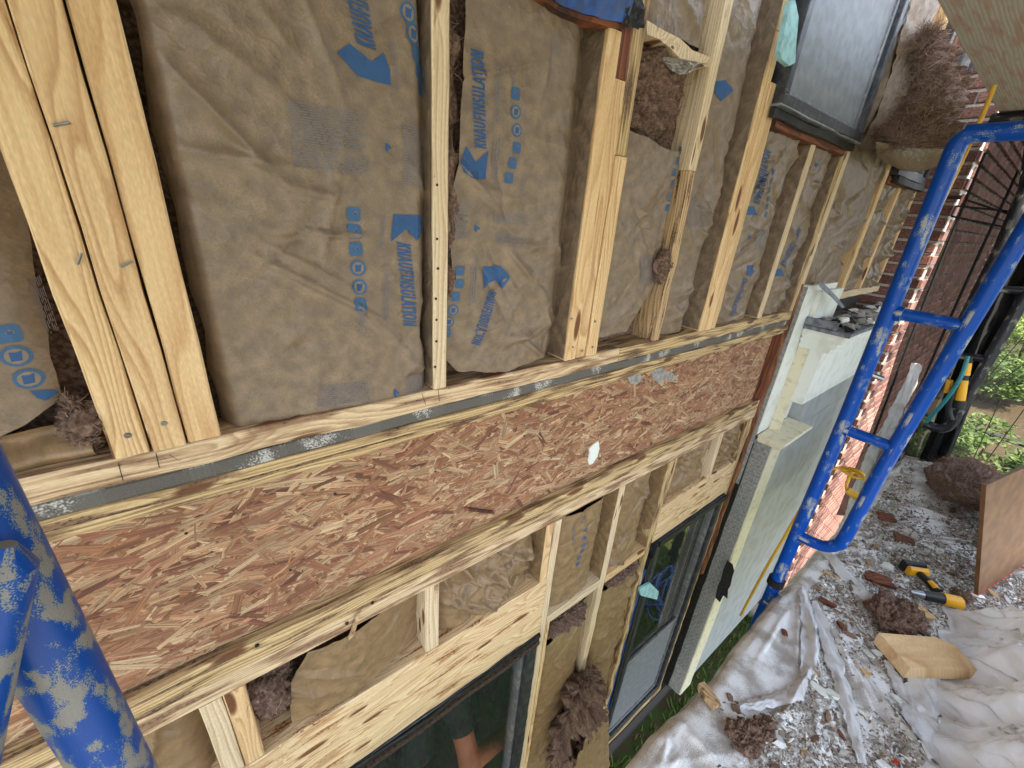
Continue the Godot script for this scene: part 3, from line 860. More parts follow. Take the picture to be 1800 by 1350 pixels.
func window(label: String, x0: float, x1: float, y0: float, y1: float, front: float, screen_top: float, o := {}) -> Node3D:
	var t := thing("sash_window", label, "window", Vector3((x0 + x1) / 2, y0, front - 0.04))
	var fw: float = o.get("fw", 0.032)
	var z0 := front - 0.075
	for a in [[Vector3(x0, y0, z0), Vector3(x1, y0 + fw, front), 0], [Vector3(x0, y1 - fw, z0), Vector3(x1, y1, front), 0], [Vector3(x0, y0 + fw + 0.0005, z0), Vector3(x0 + fw, y1 - fw - 0.0005, front - 0.001), 1], [Vector3(x1 - fw, y0 + fw + 0.0005, z0), Vector3(x1, y1 - fw - 0.0005, front - 0.001), 1]]:
		board("frame", t, a[0], a[1], a[2], M.tar if o.get("tar", false) else M.frame, 0.0006)
	# sash: lighter aluminium stops inside the frame
	var g := front - 0.028
	var s := 0.014
	var xi0 := x0 + fw; var xi1 := x1 - fw; var yi0 := y0 + fw; var yi1 := y1 - fw
	for a in [[Vector3(xi0 + 0.0005, yi0 + 0.0005, g - 0.02), Vector3(xi1 - 0.0005, yi0 + s, g + 0.012), 0], [Vector3(xi0 + 0.0005, yi1 - s, g - 0.02), Vector3(xi1 - 0.0005, yi1 - 0.0005, g + 0.012), 0], [Vector3(xi0 + 0.0005, yi0 + s + 0.0005, g - 0.02), Vector3(xi0 + s, yi1 - s - 0.0005, g + 0.011), 1], [Vector3(xi1 - s, yi0 + s + 0.0005, g - 0.02), Vector3(xi1 - 0.0005, yi1 - s - 0.0005, g + 0.011), 1]]:
		board("sash", t, a[0], a[1], a[2], M.frame_lt, 0.0004, Vector3.ZERO, 0.0015)
	var T := Tris.new()
	T.box(Vector3(xi0 + s, yi0 + s, g - 0.008), Vector3(xi1 - s, yi1 - s, g - 0.004))
	put("pane", T.mesh(), M.glass, t)
	if screen_top > 0.0:
		T = Tris.new()
		T.box(Vector3(xi0 + s + 0.001, yi0 + s + 0.001, g + 0.002), Vector3(xi1 - s - 0.001, screen_top, g + 0.0035))
		put("insect_screen", T.mesh(), M.screen, t)
		if screen_top < yi1 - 0.1:
			board("meeting_rail", t, Vector3(xi0 + s + 0.0005, screen_top + 0.0005, g - 0.003), Vector3(xi1 - s - 0.0005, screen_top + 0.02, g + 0.010), 0, M.frame_lt, 0.0004, Vector3.ZERO, 0.0015)
	return t
func build_windows() -> void:
	# lower window under the long header, its head flange coated with brown grit
	var w1 := window("large lower window below the long knotty header, grit along its head, dark glass", -0.80, 0.742, 0.35, 1.902, 0.002, 0.0, {"fw": 0.045})
	board("head_flashing", w1, Vector3(-0.80, 1.866, 0.0025), Vector3(0.735, 1.884, 0.016), 0, M.grit, 0.002)
	board("head_flashing", w1, Vector3(-0.80, 1.888, 0.0025), Vector3(0.741, 1.902, 0.010), 0, M.tar, 0.003)
	var w2 := window("tall lower window beside the white pilaster with a grey screen over its lower sash", 1.425, 2.018, 0.35, 1.955, 0.004, 1.02, {"fw": 0.034})
	board("head_flashing", w2, Vector3(1.425, 1.925, 0.0045), Vector3(2.018, 1.955, 0.014), 0, M.tar, 0.002)
	# blue flashing tape on the jamb
	board("jamb_tape", w2, Vector3(1.379, 0.35, -0.02), Vector3(1.397, 1.80, -0.004), 1, M.tape, 0.002)
	board("jamb_tape", w2, Vector3(1.399, 0.35, -0.02), Vector3(1.424, 1.86, 0.0), 1, M.tar, 0.003)
	var w3 := window("upper window covered by a grey insect screen, tar-black flange along its sill", 1.372, 2.07, 3.552, 4.75, 0.03, 4.70, {"fw": 0.03})
	board("sill_flange", w3, Vector3(1.355, 3.546, 0.008), Vector3(2.07, 3.5515, 0.036), 0, M.frame_lt, 0.002)
	board("sill_flange", w3, Vector3(1.36, 3.522, 0.0075), Vector3(2.06, 3.5455, 0.020), 0, M.tar, 0.004)
	var w4 := window("far upper window half hidden by the hanging batt, grey frame and clear pane", 2.74, 3.33, 3.51, 4.75, 0.025, 0.0, {"fw": 0.035})
	board("sill_flange", w4, Vector3(2.76, 3.478, 0.006), Vector3(3.32, 3.509, 0.03), 0, M.tar, 0.004)
	# torn pale blue foam at the left of the upper window
	var pts := []
	for q in [[1398, 0], [1404, 30], [1400, 75], [1398, 110], [1388, 116], [1374, 104], [1371, 90], [1378, 60], [1386, 20], [1391, 0]]:
		pts.append(pz(q[0], q[1], 0.045))
	var f := put("foam_backer", slab_mesh(pts, Vector3(0, 0, -0.012)), M.foam)
	tag(f, "torn strip of pale blue foam hanging left of the screened upper window", "foam")
	pts = []
	for q in [[1143, 1025], [1158, 1040], [1155, 1054], [1138, 1050], [1127, 1047], [1124, 1036], [1133, 1030]]:
		pts.append(pz(q[0], q[1], 0.014))
	f = put("foam_backer", slab_mesh(pts, Vector3(0, 0, -0.01)), M.foam)
	tag(f, "small scrap of pale blue foam on the jamb of the tall lower window", "foam")
	# blue membrane flap of an opening above the triple stud
	var t := thing("flashing_membrane", "glossy blue flashing flap with torn black edge above the triple stud", "flashing", Vector3(0.62, 3.545, 0.02))
	var P := PackedVector3Array()
	var edge := [[950, -20], [985, 8], [1020, 22], [1060, 34], [1095, 40], [1106, 28]]
	for j in 7:
		for i in 25:
			var u := i / 24.0 * 5.0
			var k := mini(int(u), 4)
			var e := Vector2(lerpf(edge[k][0], edge[k + 1][0], u - k), lerpf(edge[k][1], edge[k + 1][1], u - k))
			var p := pz(e.x, e.y, 0.012)
			p += Vector3(0, 1, 0) * j * 0.022 + Vector3(0, 0, 0.012 * sin(j * 0.5) + 0.004 * n_hi.get_noise_2d(i * 9.0, j * 9.0))
			P.append(p)
	put("flap", grid(P, 25, 7), M.tape, t)
	pts = []
	for q in [[948, -22], [985, 8], [1020, 22], [1060, 34], [1100, 42], [1096, 52], [1060, 44], [1015, 32], [980, 18], [940, -12]]:
		pts.append(pz(q[0], q[1], 0.008))
	put("sill_edge", slab_mesh(pts, Vector3(0, 0, -0.03)), M.red_wood, t)
	P = PackedVector3Array()
	for j in 8:
		for i in 8:
			var p := pz(1098 + i * 5.0, -10 + j * (8.5 + 1.2 * n_hi.get_noise_2d(i * 30.0, 2.0)), 0.014)
			P.append(p + Vector3(0, 0, 0.012 * n_hi.get_noise_2d(i * 33.0, j * 33.0)))
	put("torn_edge", grid(P, 8, 8), M.tar, t)
	# black building-paper scraps beside the tall window
	pts = []
	for q in [[1279, 985], [1288, 992], [1291, 1004], [1288, 1012], [1284, 1030], [1280, 1036], [1279, 1052], [1272, 1046], [1266, 1058], [1258, 1050], [1262, 1030], [1268, 1018], [1272, 1000]]:
		pts.append(px(q[0], q[1], 2.085))
	f = put("tar_paper_scrap", slab_mesh(pts, Vector3(-0.004, 0, 0)), M.tar)
	tag(f, "torn black building paper hanging on the stucco edge of the pilaster", "tar paper")
func build_batts() -> void:
	var d := batt("crumpled batt left of the triple stud, round printed icons on its facing", -0.51, -0.1152, 2.916, 3.75, {"z": -0.022, "bul": 0.004, "er": 0.03, "ew": 0.03, "ca": 0.008, "n": 20, "amp": 0.012, "b": [[-0.51, 2.95], [-0.2, 2.955], [-0.15, 2.975], [-0.115, 3.0]], "r": [[2.9, -0.145], [3.05, -0.140], [3.2, -0.122], [3.4, -0.117]]})
	icon(d, Vector2(29, 626), true); icon(d, Vector2(51, 666), true); icon(d, Vector2(13, 587))
	arrow(d, [52, 686, 90, 688, 102, 694, 80, 706, 66, 700])
	small_print(d, Vector2(62, 490), Vector2(98, 590), Vector2(42, 500), 7)
	# bottom fold of the same bay
	var P := PackedVector3Array()
	for j in 16:
		for i in 40:
			var x := lerpf(-0.5, -0.13, i / 39.0); var y := lerpf(2.917, 2.965, j / 15.0)
			P.append(Vector3(x, y, -0.018 + 0.012 * sin(j * 0.4) + 0.014 * n_mid.get_noise_2d(x * 60.0, y * 60.0)))
	put("paper_facing", grid(P, 40, 16), M.kraft2, d.thing)
	d = batt("wide smooth batt between the triple stud and the single nailed stud", 0.001, 0.339, 2.918, 3.75, {"flange": true, "z": -0.012, "bul": 0.006, "el": 0.045, "er": 0.022, "ew": 0.014, "n": 30, "ca": 0.005, "amp": 0.008, "crumple": 0.5,
		"l": [[2.9, 0.006], [2.95, 0.008], [3.0, 0.003], [3.06, 0.011], [3.12, 0.004], [3.22, 0.008], [3.3, 0.004], [3.4, 0.013], [3.5, 0.003]],
		"r": [[2.9, 0.334], [2.99, 0.330], [3.02, 0.318], [3.06, 0.322], [3.14, 0.330], [3.2, 0.336], [3.3, 0.338], [3.36, 0.345], [3.40, 0.338], [3.5, 0.322]],
		"b": [[0.0, 2.916], [0.1, 2.918], [0.2, 2.905], [0.339, 2.916]],
		"cr": [[Vector2(0.07, 3.17), Vector2(0.25, 3.06), 0.009, 0.006], [Vector2(0.03, 3.36), Vector2(0.13, 3.25), 0.016, 0.009], [Vector2(0.13, 3.25), Vector2(0.2, 3.24), 0.010, 0.007], [Vector2(0.20, 3.10), Vector2(0.30, 2.99), 0.007, 0.006], [Vector2(0.05, 3.0), Vector2(0.16, 3.08), 0.006, 0.012], [Vector2(0.06, 3.30), Vector2(0.11, 3.28), -0.008, 0.01], [Vector2(0.03, 3.42), Vector2(0.17, 3.33), 0.005, 0.01]]})
	arrow(d, [588, 95, 611, 79, 651, 110, 672, 94, 683, 123, 685, 151, 655, 144, 625, 135])
	lettering(d, "KNAUFINSULATION", Vector2(660, 90), Vector2(622, -115), Vector2(624, 84))
	arrow(d, [689, 376, 739, 378, 751, 393, 747, 410, 732, 423, 713, 402, 685, 424])
	lettering(d, "KNAUFINSULATION", Vector2(694, 424), Vector2(707, 571), Vector2(722, 426))
	flame(d, Vector2(680, 260)); flame(d, Vector2(696, 690))
	for q in [[717, 23, 1], [727, 60, 1], [736, 95, 0], [743, 124, 0], [750, 152, 0], [619, 376, 0], [620, 406, 0], [623, 437, 0], [627, 470, 1], [629, 503, 1], [630, 533, 0]]:
		icon(d, Vector2(q[0], q[1]), q[2] == 1)
	small_print(d, Vector2(503, 177), Vector2(640, 200), Vector2(511, 253), 16); small_print(d, Vector2(511, 257), Vector2(650, 279), Vector2(515, 294), 8)
	small_print(d, Vector2(706, 216), Vector2(757, 227), Vector2(708, 327), 24)
	small_print(d, Vector2(690, 75), Vector2(703, 160), Vector2(683, 77), 3); small_print(d, Vector2(676, 378), Vector2(672, 440), Vector2(667, 378), 3); small_print(d, Vector2(684, 480), Vector2(682, 560), Vector2(671, 480), 4)
	small_print(d, Vector2(642, 545), Vector2(640, 582), Vector2(628, 545), 4)
	small_print(d, Vector2(560, 677), Vector2(655, 668), Vector2(556, 716), 11); small_print(d, Vector2(716, 658), Vector2(750, 654), Vector2(714, 692), 11)
	# second paper bay, wool showing along its left edge
	d = batt("wrinkled batt left of the nailed triple stud with wool along its torn edge", 0.3695, 0.689, 2.918, 3.75, {"flange": true, "z": -0.014, "bul": 0.008, "el": 0.004, "er": 0.04, "ew": 0.04, "n": 26, "ca": 0.006, "amp": 0.010, "core": -0.062,
		"l": [[2.93, 0.372], [3.0, 0.372], [3.06, 0.378], [3.12, 0.388], [3.17, 0.384], [3.2, 0.372], [3.26, 0.386], [3.32, 0.396], [3.42, 0.399], [3.5, 0.402]],
		"b": [[0.37, 2.972], [0.4, 2.936], [0.44, 2.928], [0.52, 2.915], [0.62, 2.928], [0.69, 2.945]],
		"cr": [[Vector2(0.50, 3.18), Vector2(0.64, 3.05), 0.008, 0.010], [Vector2(0.52, 2.98), Vector2(0.66, 3.02), 0.012, 0.010], [Vector2(0.50, 2.96), Vector2(0.62, 2.99), -0.010, 0.012], [Vector2(0.55, 3.0), Vector2(0.62, 2.93), 0.010, 0.008], [Vector2(0.60, 3.08), Vector2(0.66, 2.96), 0.010, 0.01], [Vector2(0.45, 3.19), Vector2(0.66, 3.17), 0.006, 0.006], [Vector2(0.55, 3.36), Vector2(0.65, 3.355), 0.006, 0.006], [Vector2(0.41, 3.28), Vector2(0.55, 3.25), 0.006, 0.006]]})
	arrow(d, [811, 286, 823, 256, 838, 285, 859, 265, 854, 315, 828, 313, 815, 302])
	lettering(d, "KNAUFINSULATION", Vector2(856, 262), Vector2(851, 92), Vector2(836, 262))
	arrow(d, [852, 469, 882, 468, 898, 487, 887, 509, 872, 492, 852, 508])
	lettering(d, "KNAUFINSULATION", Vector2(861, 511), Vector2(829, 604), Vector2(878, 514))
	for q in [[905, 165, 0], [905, 197, 1], [907, 229, 1], [907, 260, 0], [900, 287, 0], [894, 313, 0], [812, 477, 0], [811, 500, 0], [805, 523, 0], [801, 547, 1], [794, 568, 1], [790, 588, 0]]:
		icon(d, Vector2(q[0], q[1]), q[2] == 1, 0.0095)
	small_print(d, Vector2(880, 215), Vector2(878, 120), Vector2(868, 215), 3); small_print(d, Vector2(876, 316), Vector2(882, 244), Vector2(862, 314), 3); small_print(d, Vector2(842, 470), Vector2(838, 540), Vector2(830, 470), 3)
	small_print(d, Vector2(805, 356), Vector2(830, 354), Vector2(798, 425), 16); small_print(d, Vector2(868, 372), Vector2(932, 380), Vector2(868, 392), 6); small_print(d, Vector2(872, 410), Vector2(927, 418), Vector2(870, 430), 6); small_print(d, Vector2(905, 113), Vector2(904, 150), Vector2(898, 113), 2)
	flame(d, Vector2(840, 402), 8.0)
	# bay with the hole
	d = batt("batt right of the nailed triple stud, torn open above so that brown wool bulges out", 0.804, 1.051, 2.918, 3.55, {"z": -0.020, "bul": 0.004, "el": 0.01, "er": 0.02, "ew": 0.02, "n": 20, "ca": 0.004, "amp": 0.006,
		"t": [[0.80, 3.415], [0.87, 3.41], [0.92, 3.40], [0.97, 3.395], [1.02, 3.40], [1.05, 3.42]], "b": [[0.804, 2.945], [0.85, 2.95], [0.9, 2.955], [0.98, 2.955], [1.0, 3.0], [1.05, 3.09]], "r": [[2.9, 0.97], [3.0, 1.0], [3.08, 1.04], [3.2, 1.05]]})
	for q in [[1198, 264, 0], [1190, 283, 0], [1184, 303, 0], [1181, 324, 1], [1176, 346, 1], [1172, 365, 0]]:
		icon(d, Vector2(q[0], q[1]), q[2] == 1, 0.0092)
	small_print(d, Vector2(1124, 450), Vector2(1163, 452), Vector2(1120, 498), 14)
	d = batt("batt between the decayed stud and the double stud beside the upper window", 1.084, 1.303, 2.918, 4.0, {"flange": true, "z": -0.024, "bul": 0.004, "el": 0.008, "er": 0.05, "ew": 0.05, "n": 30, "ca": 0.007, "amp": 0.010,
		"cr": [[Vector2(1.1, 3.03), Vector2(1.29, 3.06), 0.014, 0.012], [Vector2(1.14, 3.02), Vector2(1.2, 2.95), 0.012, 0.012], [Vector2(1.24, 3.2), Vector2(1.25, 3.6), 0.012, 0.015]]})
	arrow(d, [1258, 143, 1274, 141, 1284, 160, 1264, 178, 1256, 165])
	small_print(d, Vector2(1214, 347), Vector2(1248, 354), Vector2(1204, 396), 12)
	d = batt("batt under the upper window left of its narrow cripple stud", 1.414, 1.734, 2.918, 3.506, {"flange": true, "z": -0.024, "bul": 0.006, "el": 0.004, "er": 0.05, "ew": 0.045, "n": 34, "ca": 0.007, "amp": 0.010})
	arrow(d, [1313, 362, 1327, 362, 1328, 378, 1312, 378])
	lettering(d, "KNAUFINSULATION", Vector2(1334, 360), Vector2(1354, 268), Vector2(1323, 358))
	for q in [[1358, 302, 0], [1355, 318, 1], [1351, 334, 1], [1348, 349, 0], [1347, 363, 0], [1345, 377, 0]]:
		icon(d, Vector2(q[0], q[1]), q[2] == 1, 0.0092)
	arrow(d, [1312, 466, 1323, 466, 1326, 476, 1318, 485, 1310, 483])
	lettering(d, "KNAUFINSULATION", Vector2(1307, 487), Vector2(1280, 552), Vector2(1314, 489))
	small_print(d, Vector2(1328, 404), Vector2(1352, 403), Vector2(1324, 440), 10)
	flame(d, Vector2(1318, 418), 5.0)
	d = batt("batt under the upper window right of its narrow cripple stud", 1.770, 2.034, 2.918, 3.506, {"flange": true, "z": -0.020, "bul": 0.008, "el": 0.03, "er": 0.045, "ew": 0.04, "n": 30, "ca": 0.007, "amp": 0.011})
	arrow(d, [1364, 474, 1372, 472, 1374, 484, 1363, 486])
	lettering(d, "KNAUFINSULATION", Vector2(1376, 470), Vector2(1406, 406), Vector2(1370, 466))
	for q in [[1414, 427, 0], [1403, 454, 1], [1395, 465, 0], [1390, 476, 0], [1384, 486, 0]]:
		icon(d, Vector2(q[0], q[1]), q[2] == 1, 0.0092)
	flame(d, Vector2(1435, 290), 5.0)
	batt("crushed batt above the rubble-strewn ledge, left of a pine stud", 2.11, 2.654, 2.96, 4.1, {"z": -0.022, "n": 50, "ca": 0.014, "amp": 0.018, "crumple": 1.2, "er": 0.06, "step": 0.008, "r": [[2.9, 2.50], [3.1, 2.56], [3.14, 2.45], [3.2, 2.60], [3.4, 2.64], [3.6, 2.65]]})
	batt("far batt above the ledge between two pine studs", 2.702, 2.984, 2.96, 3.47, {"z": -0.022, "n": 34, "ca": 0.012, "amp": 0.014, "crumple": 1.2, "step": 0.008})
	batt("farthest crumpled batt beside the brick wing", 3.021, 3.319, 2.96, 3.47, {"z": -0.02, "n": 44, "ca": 0.018, "amp": 0.02, "crumple": 1.4, "step": 0.008})
	batt("torn batt above the slanting block, right of the triple stud", 0.804, 1.049, 3.60, 4.3, {"z": -0.03, "n": 20, "ca": 0.008, "amp": 0.012, "step": 0.008})
	# lower storey
	batt("fat rolled batt over the long header, wool spilling at its left end", -0.052, 0.317, 2.159, 2.391, {"z": -0.058, "bul": 0.05, "el": 0.0, "er": 0.0, "ew": 0.04, "n": 8, "ca": 0.004, "amp": 0.010, "crumple": 0.3, "mat": "kraft2", "l": [[2.1, 0.0], [2.25, 0.01], [2.3, 0.02], [2.4, 0.07]], "t": [[-0.05, 2.375], [0.1, 2.372], [0.28, 2.385], [0.317, 2.38]], "b": [[-0.05, 2.16], [0.1, 2.175], [0.32, 2.18]]})
	batt("crinkled batt over the long header beside the king stud", 0.357, 0.711, 2.159, 2.391, {"flange": true, "z": -0.045, "bul": 0.012, "n": 50, "ca": 0.012, "amp": 0.016, "crumple": 1.2, "mat": "kraft2", "step": 0.004, "t": [[0.35, 2.39], [0.5, 2.388], [0.64, 2.375], [0.711, 2.365]]})
	d = batt("flat batt with a column of small icons above the fire block", 0.773, 1.047, 1.957, 2.391, {"flange": true, "z": -0.022, "bul": 0.006, "n": 12, "ca": 0.004, "amp": 0.007, "mat": "kraft2", "er": 0.05, "ew": 0.04, "el": 0.02, "t": [[0.77, 2.36], [0.9, 2.365], [1.0, 2.372], [1.047, 2.38]]})
	for q in [[1025, 928, 0], [1024, 943, 1], [1023, 957, 1], [1021, 967, 0], [1016, 979, 0], [1014, 989, 0]]:
		icon(d, Vector2(q[0], q[1]), q[2] == 1, 0.009)
	small_print(d, Vector2(1024, 918), Vector2(1028, 904), Vector2(1018, 918), 3); small_print(d, Vector2(1008, 960), Vector2(1010, 918), Vector2(1004, 960), 2)
	d = batt("long crumpled batt below the fire block, next to the large lower window", 0.792, 1.047, 0.5, 1.9175, {"z": -0.02, "bul": 0.006, "n": 34, "ca": 0.006, "amp": 0.010, "mat": "kraft2", "step": 0.009, "t": [[0.79, 1.72], [0.88, 1.80], [0.95, 1.86], [1.047, 1.90]]})
	lettering(d, "INSULATION", Vector2(1010, 1190), Vector2(1022, 1140), Vector2(1016, 1190), BLUE)
	batt("puffed-out batt above the second fire block", 1.081, 1.339, 1.957, 2.391, {"flange": true, "z": -0.024, "bul": 0.008, "n": 22, "ca": 0.010, "amp": 0.014, "mat": "kraft2", "er": 0.05, "ew": 0.05})
	batt("long puffed batt beside the blue-taped jamb of the tall window", 1.081, 1.339, 0.5, 1.9175, {"z": -0.012, "bul": 0.012, "n": 40, "ca": 0.008, "amp": 0.014, "mat": "kraft2", "step": 0.009, "t": [[1.08, 1.84], [1.2, 1.87], [1.339, 1.88]]})
	batt("crinkled batt over the short header, left of its cripple stud", 1.413, 1.735, 2.161, 2.391, {"z": -0.03, "bul": 0.008, "n": 40, "ca": 0.010, "amp": 0.014, "mat": "kraft2", "crumple": 1.2})
	batt("crushed batt over the short header, beside the rotten end trim", 1.771, 2.019, 2.161, 2.391, {"z": -0.03, "bul": 0.006, "n": 40, "ca": 0.012, "amp": 0.018, "mat": "kraft2", "crumple": 1.2})
	batt("batt left of the paired cripple studs over the long header", -0.56, -0.125, 2.159, 2.391, {"z": -0.03, "n": 20, "ca": 0.008, "amp": 0.014, "mat": "kraft2"})
	# loose wool
	wool_thing("loose_wool", "brown wool bulging from the torn bay right of the triple stud", Vector3(0.915, 3.495, -0.066), Vector3(0.108, 0.10, 0.045), 3, 1800, 0.04, 0.35)
	wool_thing("loose_wool", "tuft of wool at the left end of the rolled batt over the long header", Vector3(-0.018, 2.30, -0.045), Vector3(0.035, 0.07, 0.035), 5, 500, 0.03)
	wool_thing("loose_wool", "wool filling the gap beside the knotty stud and the torn paper", Vector3(0.383, 3.25, -0.05), Vector3(0.016, 0.32, 0.03), 8, 500, 0.04)
	wool_thing("loose_wool", "wool tuft at the foot of the bay left of the triple stud", Vector3(-0.134, 2.962, -0.028), Vector3(0.02, 0.036, 0.024), 9, 250, 0.02)
	wool_thing("loose_wool", "crushed grey-brown wool under the fire block by the large window", Vector3(0.90, 1.84, -0.02), Vector3(0.10, 0.05, 0.03), 12, 700, 0.03)
	wool_thing("loose_wool", "crushed wool under the second fire block", Vector3(1.22, 1.885, -0.02), Vector3(0.11, 0.028, 0.03), 13, 500, 0.03)
	wool_thing("loose_wool", "wool crumpled around the decayed stud at mid height", Vector3(1.03, 3.13, -0.01), Vector3(0.035, 0.04, 0.02), 14, 300, 0.02)
	# fallen batt leaning in the lower bay
	var c := pz(1015, 1275, 0.05)
	var t := wool_thing("fallen_batt", "fallen slab of brown wool slumped in front of the lower bays, paper side down", c, Vector3(0.13, 0.36, 0.06), 17, 1800, 0.05, 0.5)
	P = PackedVector3Array()
	var q4 := [pz(1068, 1150 + 90, 0.10), pz(1072, 1350, 0.16), pz(1000, 1370, 0.16), pz(1030, 1300, 0.13)]
	for j in 14:
		for i in 14:
			var u := i / 13.0; var v := j / 13.0
			var p: Vector3 = q4[0].lerp(q4[1], v).lerp(q4[3].lerp(q4[2], v), u)
			P.append(p + Vector3(0, 0, 0.012 * n_mid.get_noise_2d(u * 120.0, v * 120.0)))
	put("paper_facing", grid(P, 14, 14), M.kraft2, t)
	# big batt hanging off the upper wall beside the window
	t = thing("hanging_batt", "thick batt peeling off beside the screened window, wool outward, paper curling below", "insulation", Vector3(2.45, 3.45, 0.05))
	# wool slab as a bulging sheet between traced outlines, on a plane that leans out
	var top := [[1600, 45], [1625, 60], [1640, 52], [1655, 70], [1672, 110], [1690, 150]]
	var lines := [[[1622, 52], [1636, 62]], [[1614, 88], [1648, 84]], [[1602, 125], [1668, 118]], [[1590, 165], [1694, 152]], [[1572, 205], [1688, 185]], [[1556, 238], [1672, 222]], [[1548, 252], [1658, 262]]]
	P = PackedVector3Array(); var C := PackedColorArray()
	var nu := 110; var nv := 90
	for j in nv:
		var f := j / float(nv - 1) * (lines.size() - 1)
		var k := mini(int(f), lines.size() - 2)
		for i in nu:
			var u := i / float(nu - 1)
			var a := Vector2(lines[k][0][0], lines[k][0][1]).lerp(Vector2(lines[k + 1][0][0], lines[k + 1][0][1]), f - k)
			var b := Vector2(lines[k][1][0], lines[k][1][1]).lerp(Vector2(lines[k + 1][1][0], lines[k + 1][1][1]), f - k)
			var q := a.lerp(b, u)
			var zz := lerpf(0.03, 0.10, j / float(nv - 1)) + 0.05 * sin(PI * u)
			var p := pz(q.x, q.y, zz)
			var nn := n_lo.get_noise_3dv(p * 60.0) * 0.09 + n_mid.get_noise_3dv(p * 130.0) * 0.06 + n_hi.get_noise_3dv(p * 280.0) * 0.03
			P.append(p + Vector3(-0.4, 0.0, 0.9) * nn)
			C.append(WOOLS[0].lerp(WOOLS[1], clampf(0.5 + n_hi.get_noise_2d(u * 200.0 + 50.0, j * 4.0) * 1.6, 0, 1)))
	var wm := grid(P, nu, nv, 1.0, C)
	put("wool", wm, M.wool, t)
	put("loose_fibres", fibres(wm, 9000, 0.05, 19, 0.0009, 0.6), M.fibre, t).set_meta("kind", "stuff")
	# curled paper under it
	P = PackedVector3Array()
	for j in 14:
		for i in 40:
			var u := i / 39.0; var v := j / 13.0
			var q := Vector2(lerpf(1540, 1660, u), lerpf(250, 262, u) + 14.0 * sin(PI * u) * v + v * (24.0 + 8.0 * sin(PI * u)))
			P.append(pz(q.x, q.y, 0.115 - 0.09 * v * v + 0.01 * sin(u * 7.0)) + Vector3(0, 0, 0.006 * n_mid.get_noise_2d(u * 100.0, v * 60.0)))
	put("paper_facing", grid(P, 40, 14), M.kraft, t)
	P = PackedVector3Array()
	var le := [[1630, 0], [1612, 60], [1600, 110], [1580, 170], [1560, 220], [1540, 262]]
	var re := [[1660, -10], [1640, 40], [1618, 90], [1600, 150], [1576, 215], [1550, 262]]
	for j in 40:
		var f := j / 39.0 * 5.0
		var k := mini(int(f), 4)
		for i in 16:
			var u := i / 15.0
			var a := Vector2(le[k][0] - 28, le[k][1]).lerp(Vector2(le[k + 1][0] - 28, le[k + 1][1]), f - k)
			var b := Vector2(re[k][0], re[k][1]).lerp(Vector2(re[k + 1][0], re[k + 1][1]), f - k)
			var q := a.lerp(b, u)
			P.append(pz(q.x, q.y, lerpf(0.005, 0.04 + 0.05 * j / 39.0, u)) + Vector3(0, 0, 0.01 * n_mid.get_noise_2d(u * 60.0, j * 2.0)))
	put("paper_facing", grid(P, 16, 40), M.kraft, t)
	# clear plastic film in the hole
	P = PackedVector3Array()
	for j in 10:
		for i in 18:
			var u := i / 17.0; var v := j / 9.0
			var q := Vector2(lerpf(1165, 1245, u), lerpf(100, 112, u) + v * 26.0 * sin(PI * clampf(u + 0.1, 0, 1)))
			P.append(pz(q.x, q.y, -0.012 + 0.02 * n_hi.get_noise_2d(u * 90.0, v * 60.0)))
	tag(put("plastic_film", grid(P, 18, 10), M.clear), "shred of clear plastic film hanging under the slanting block", "film")
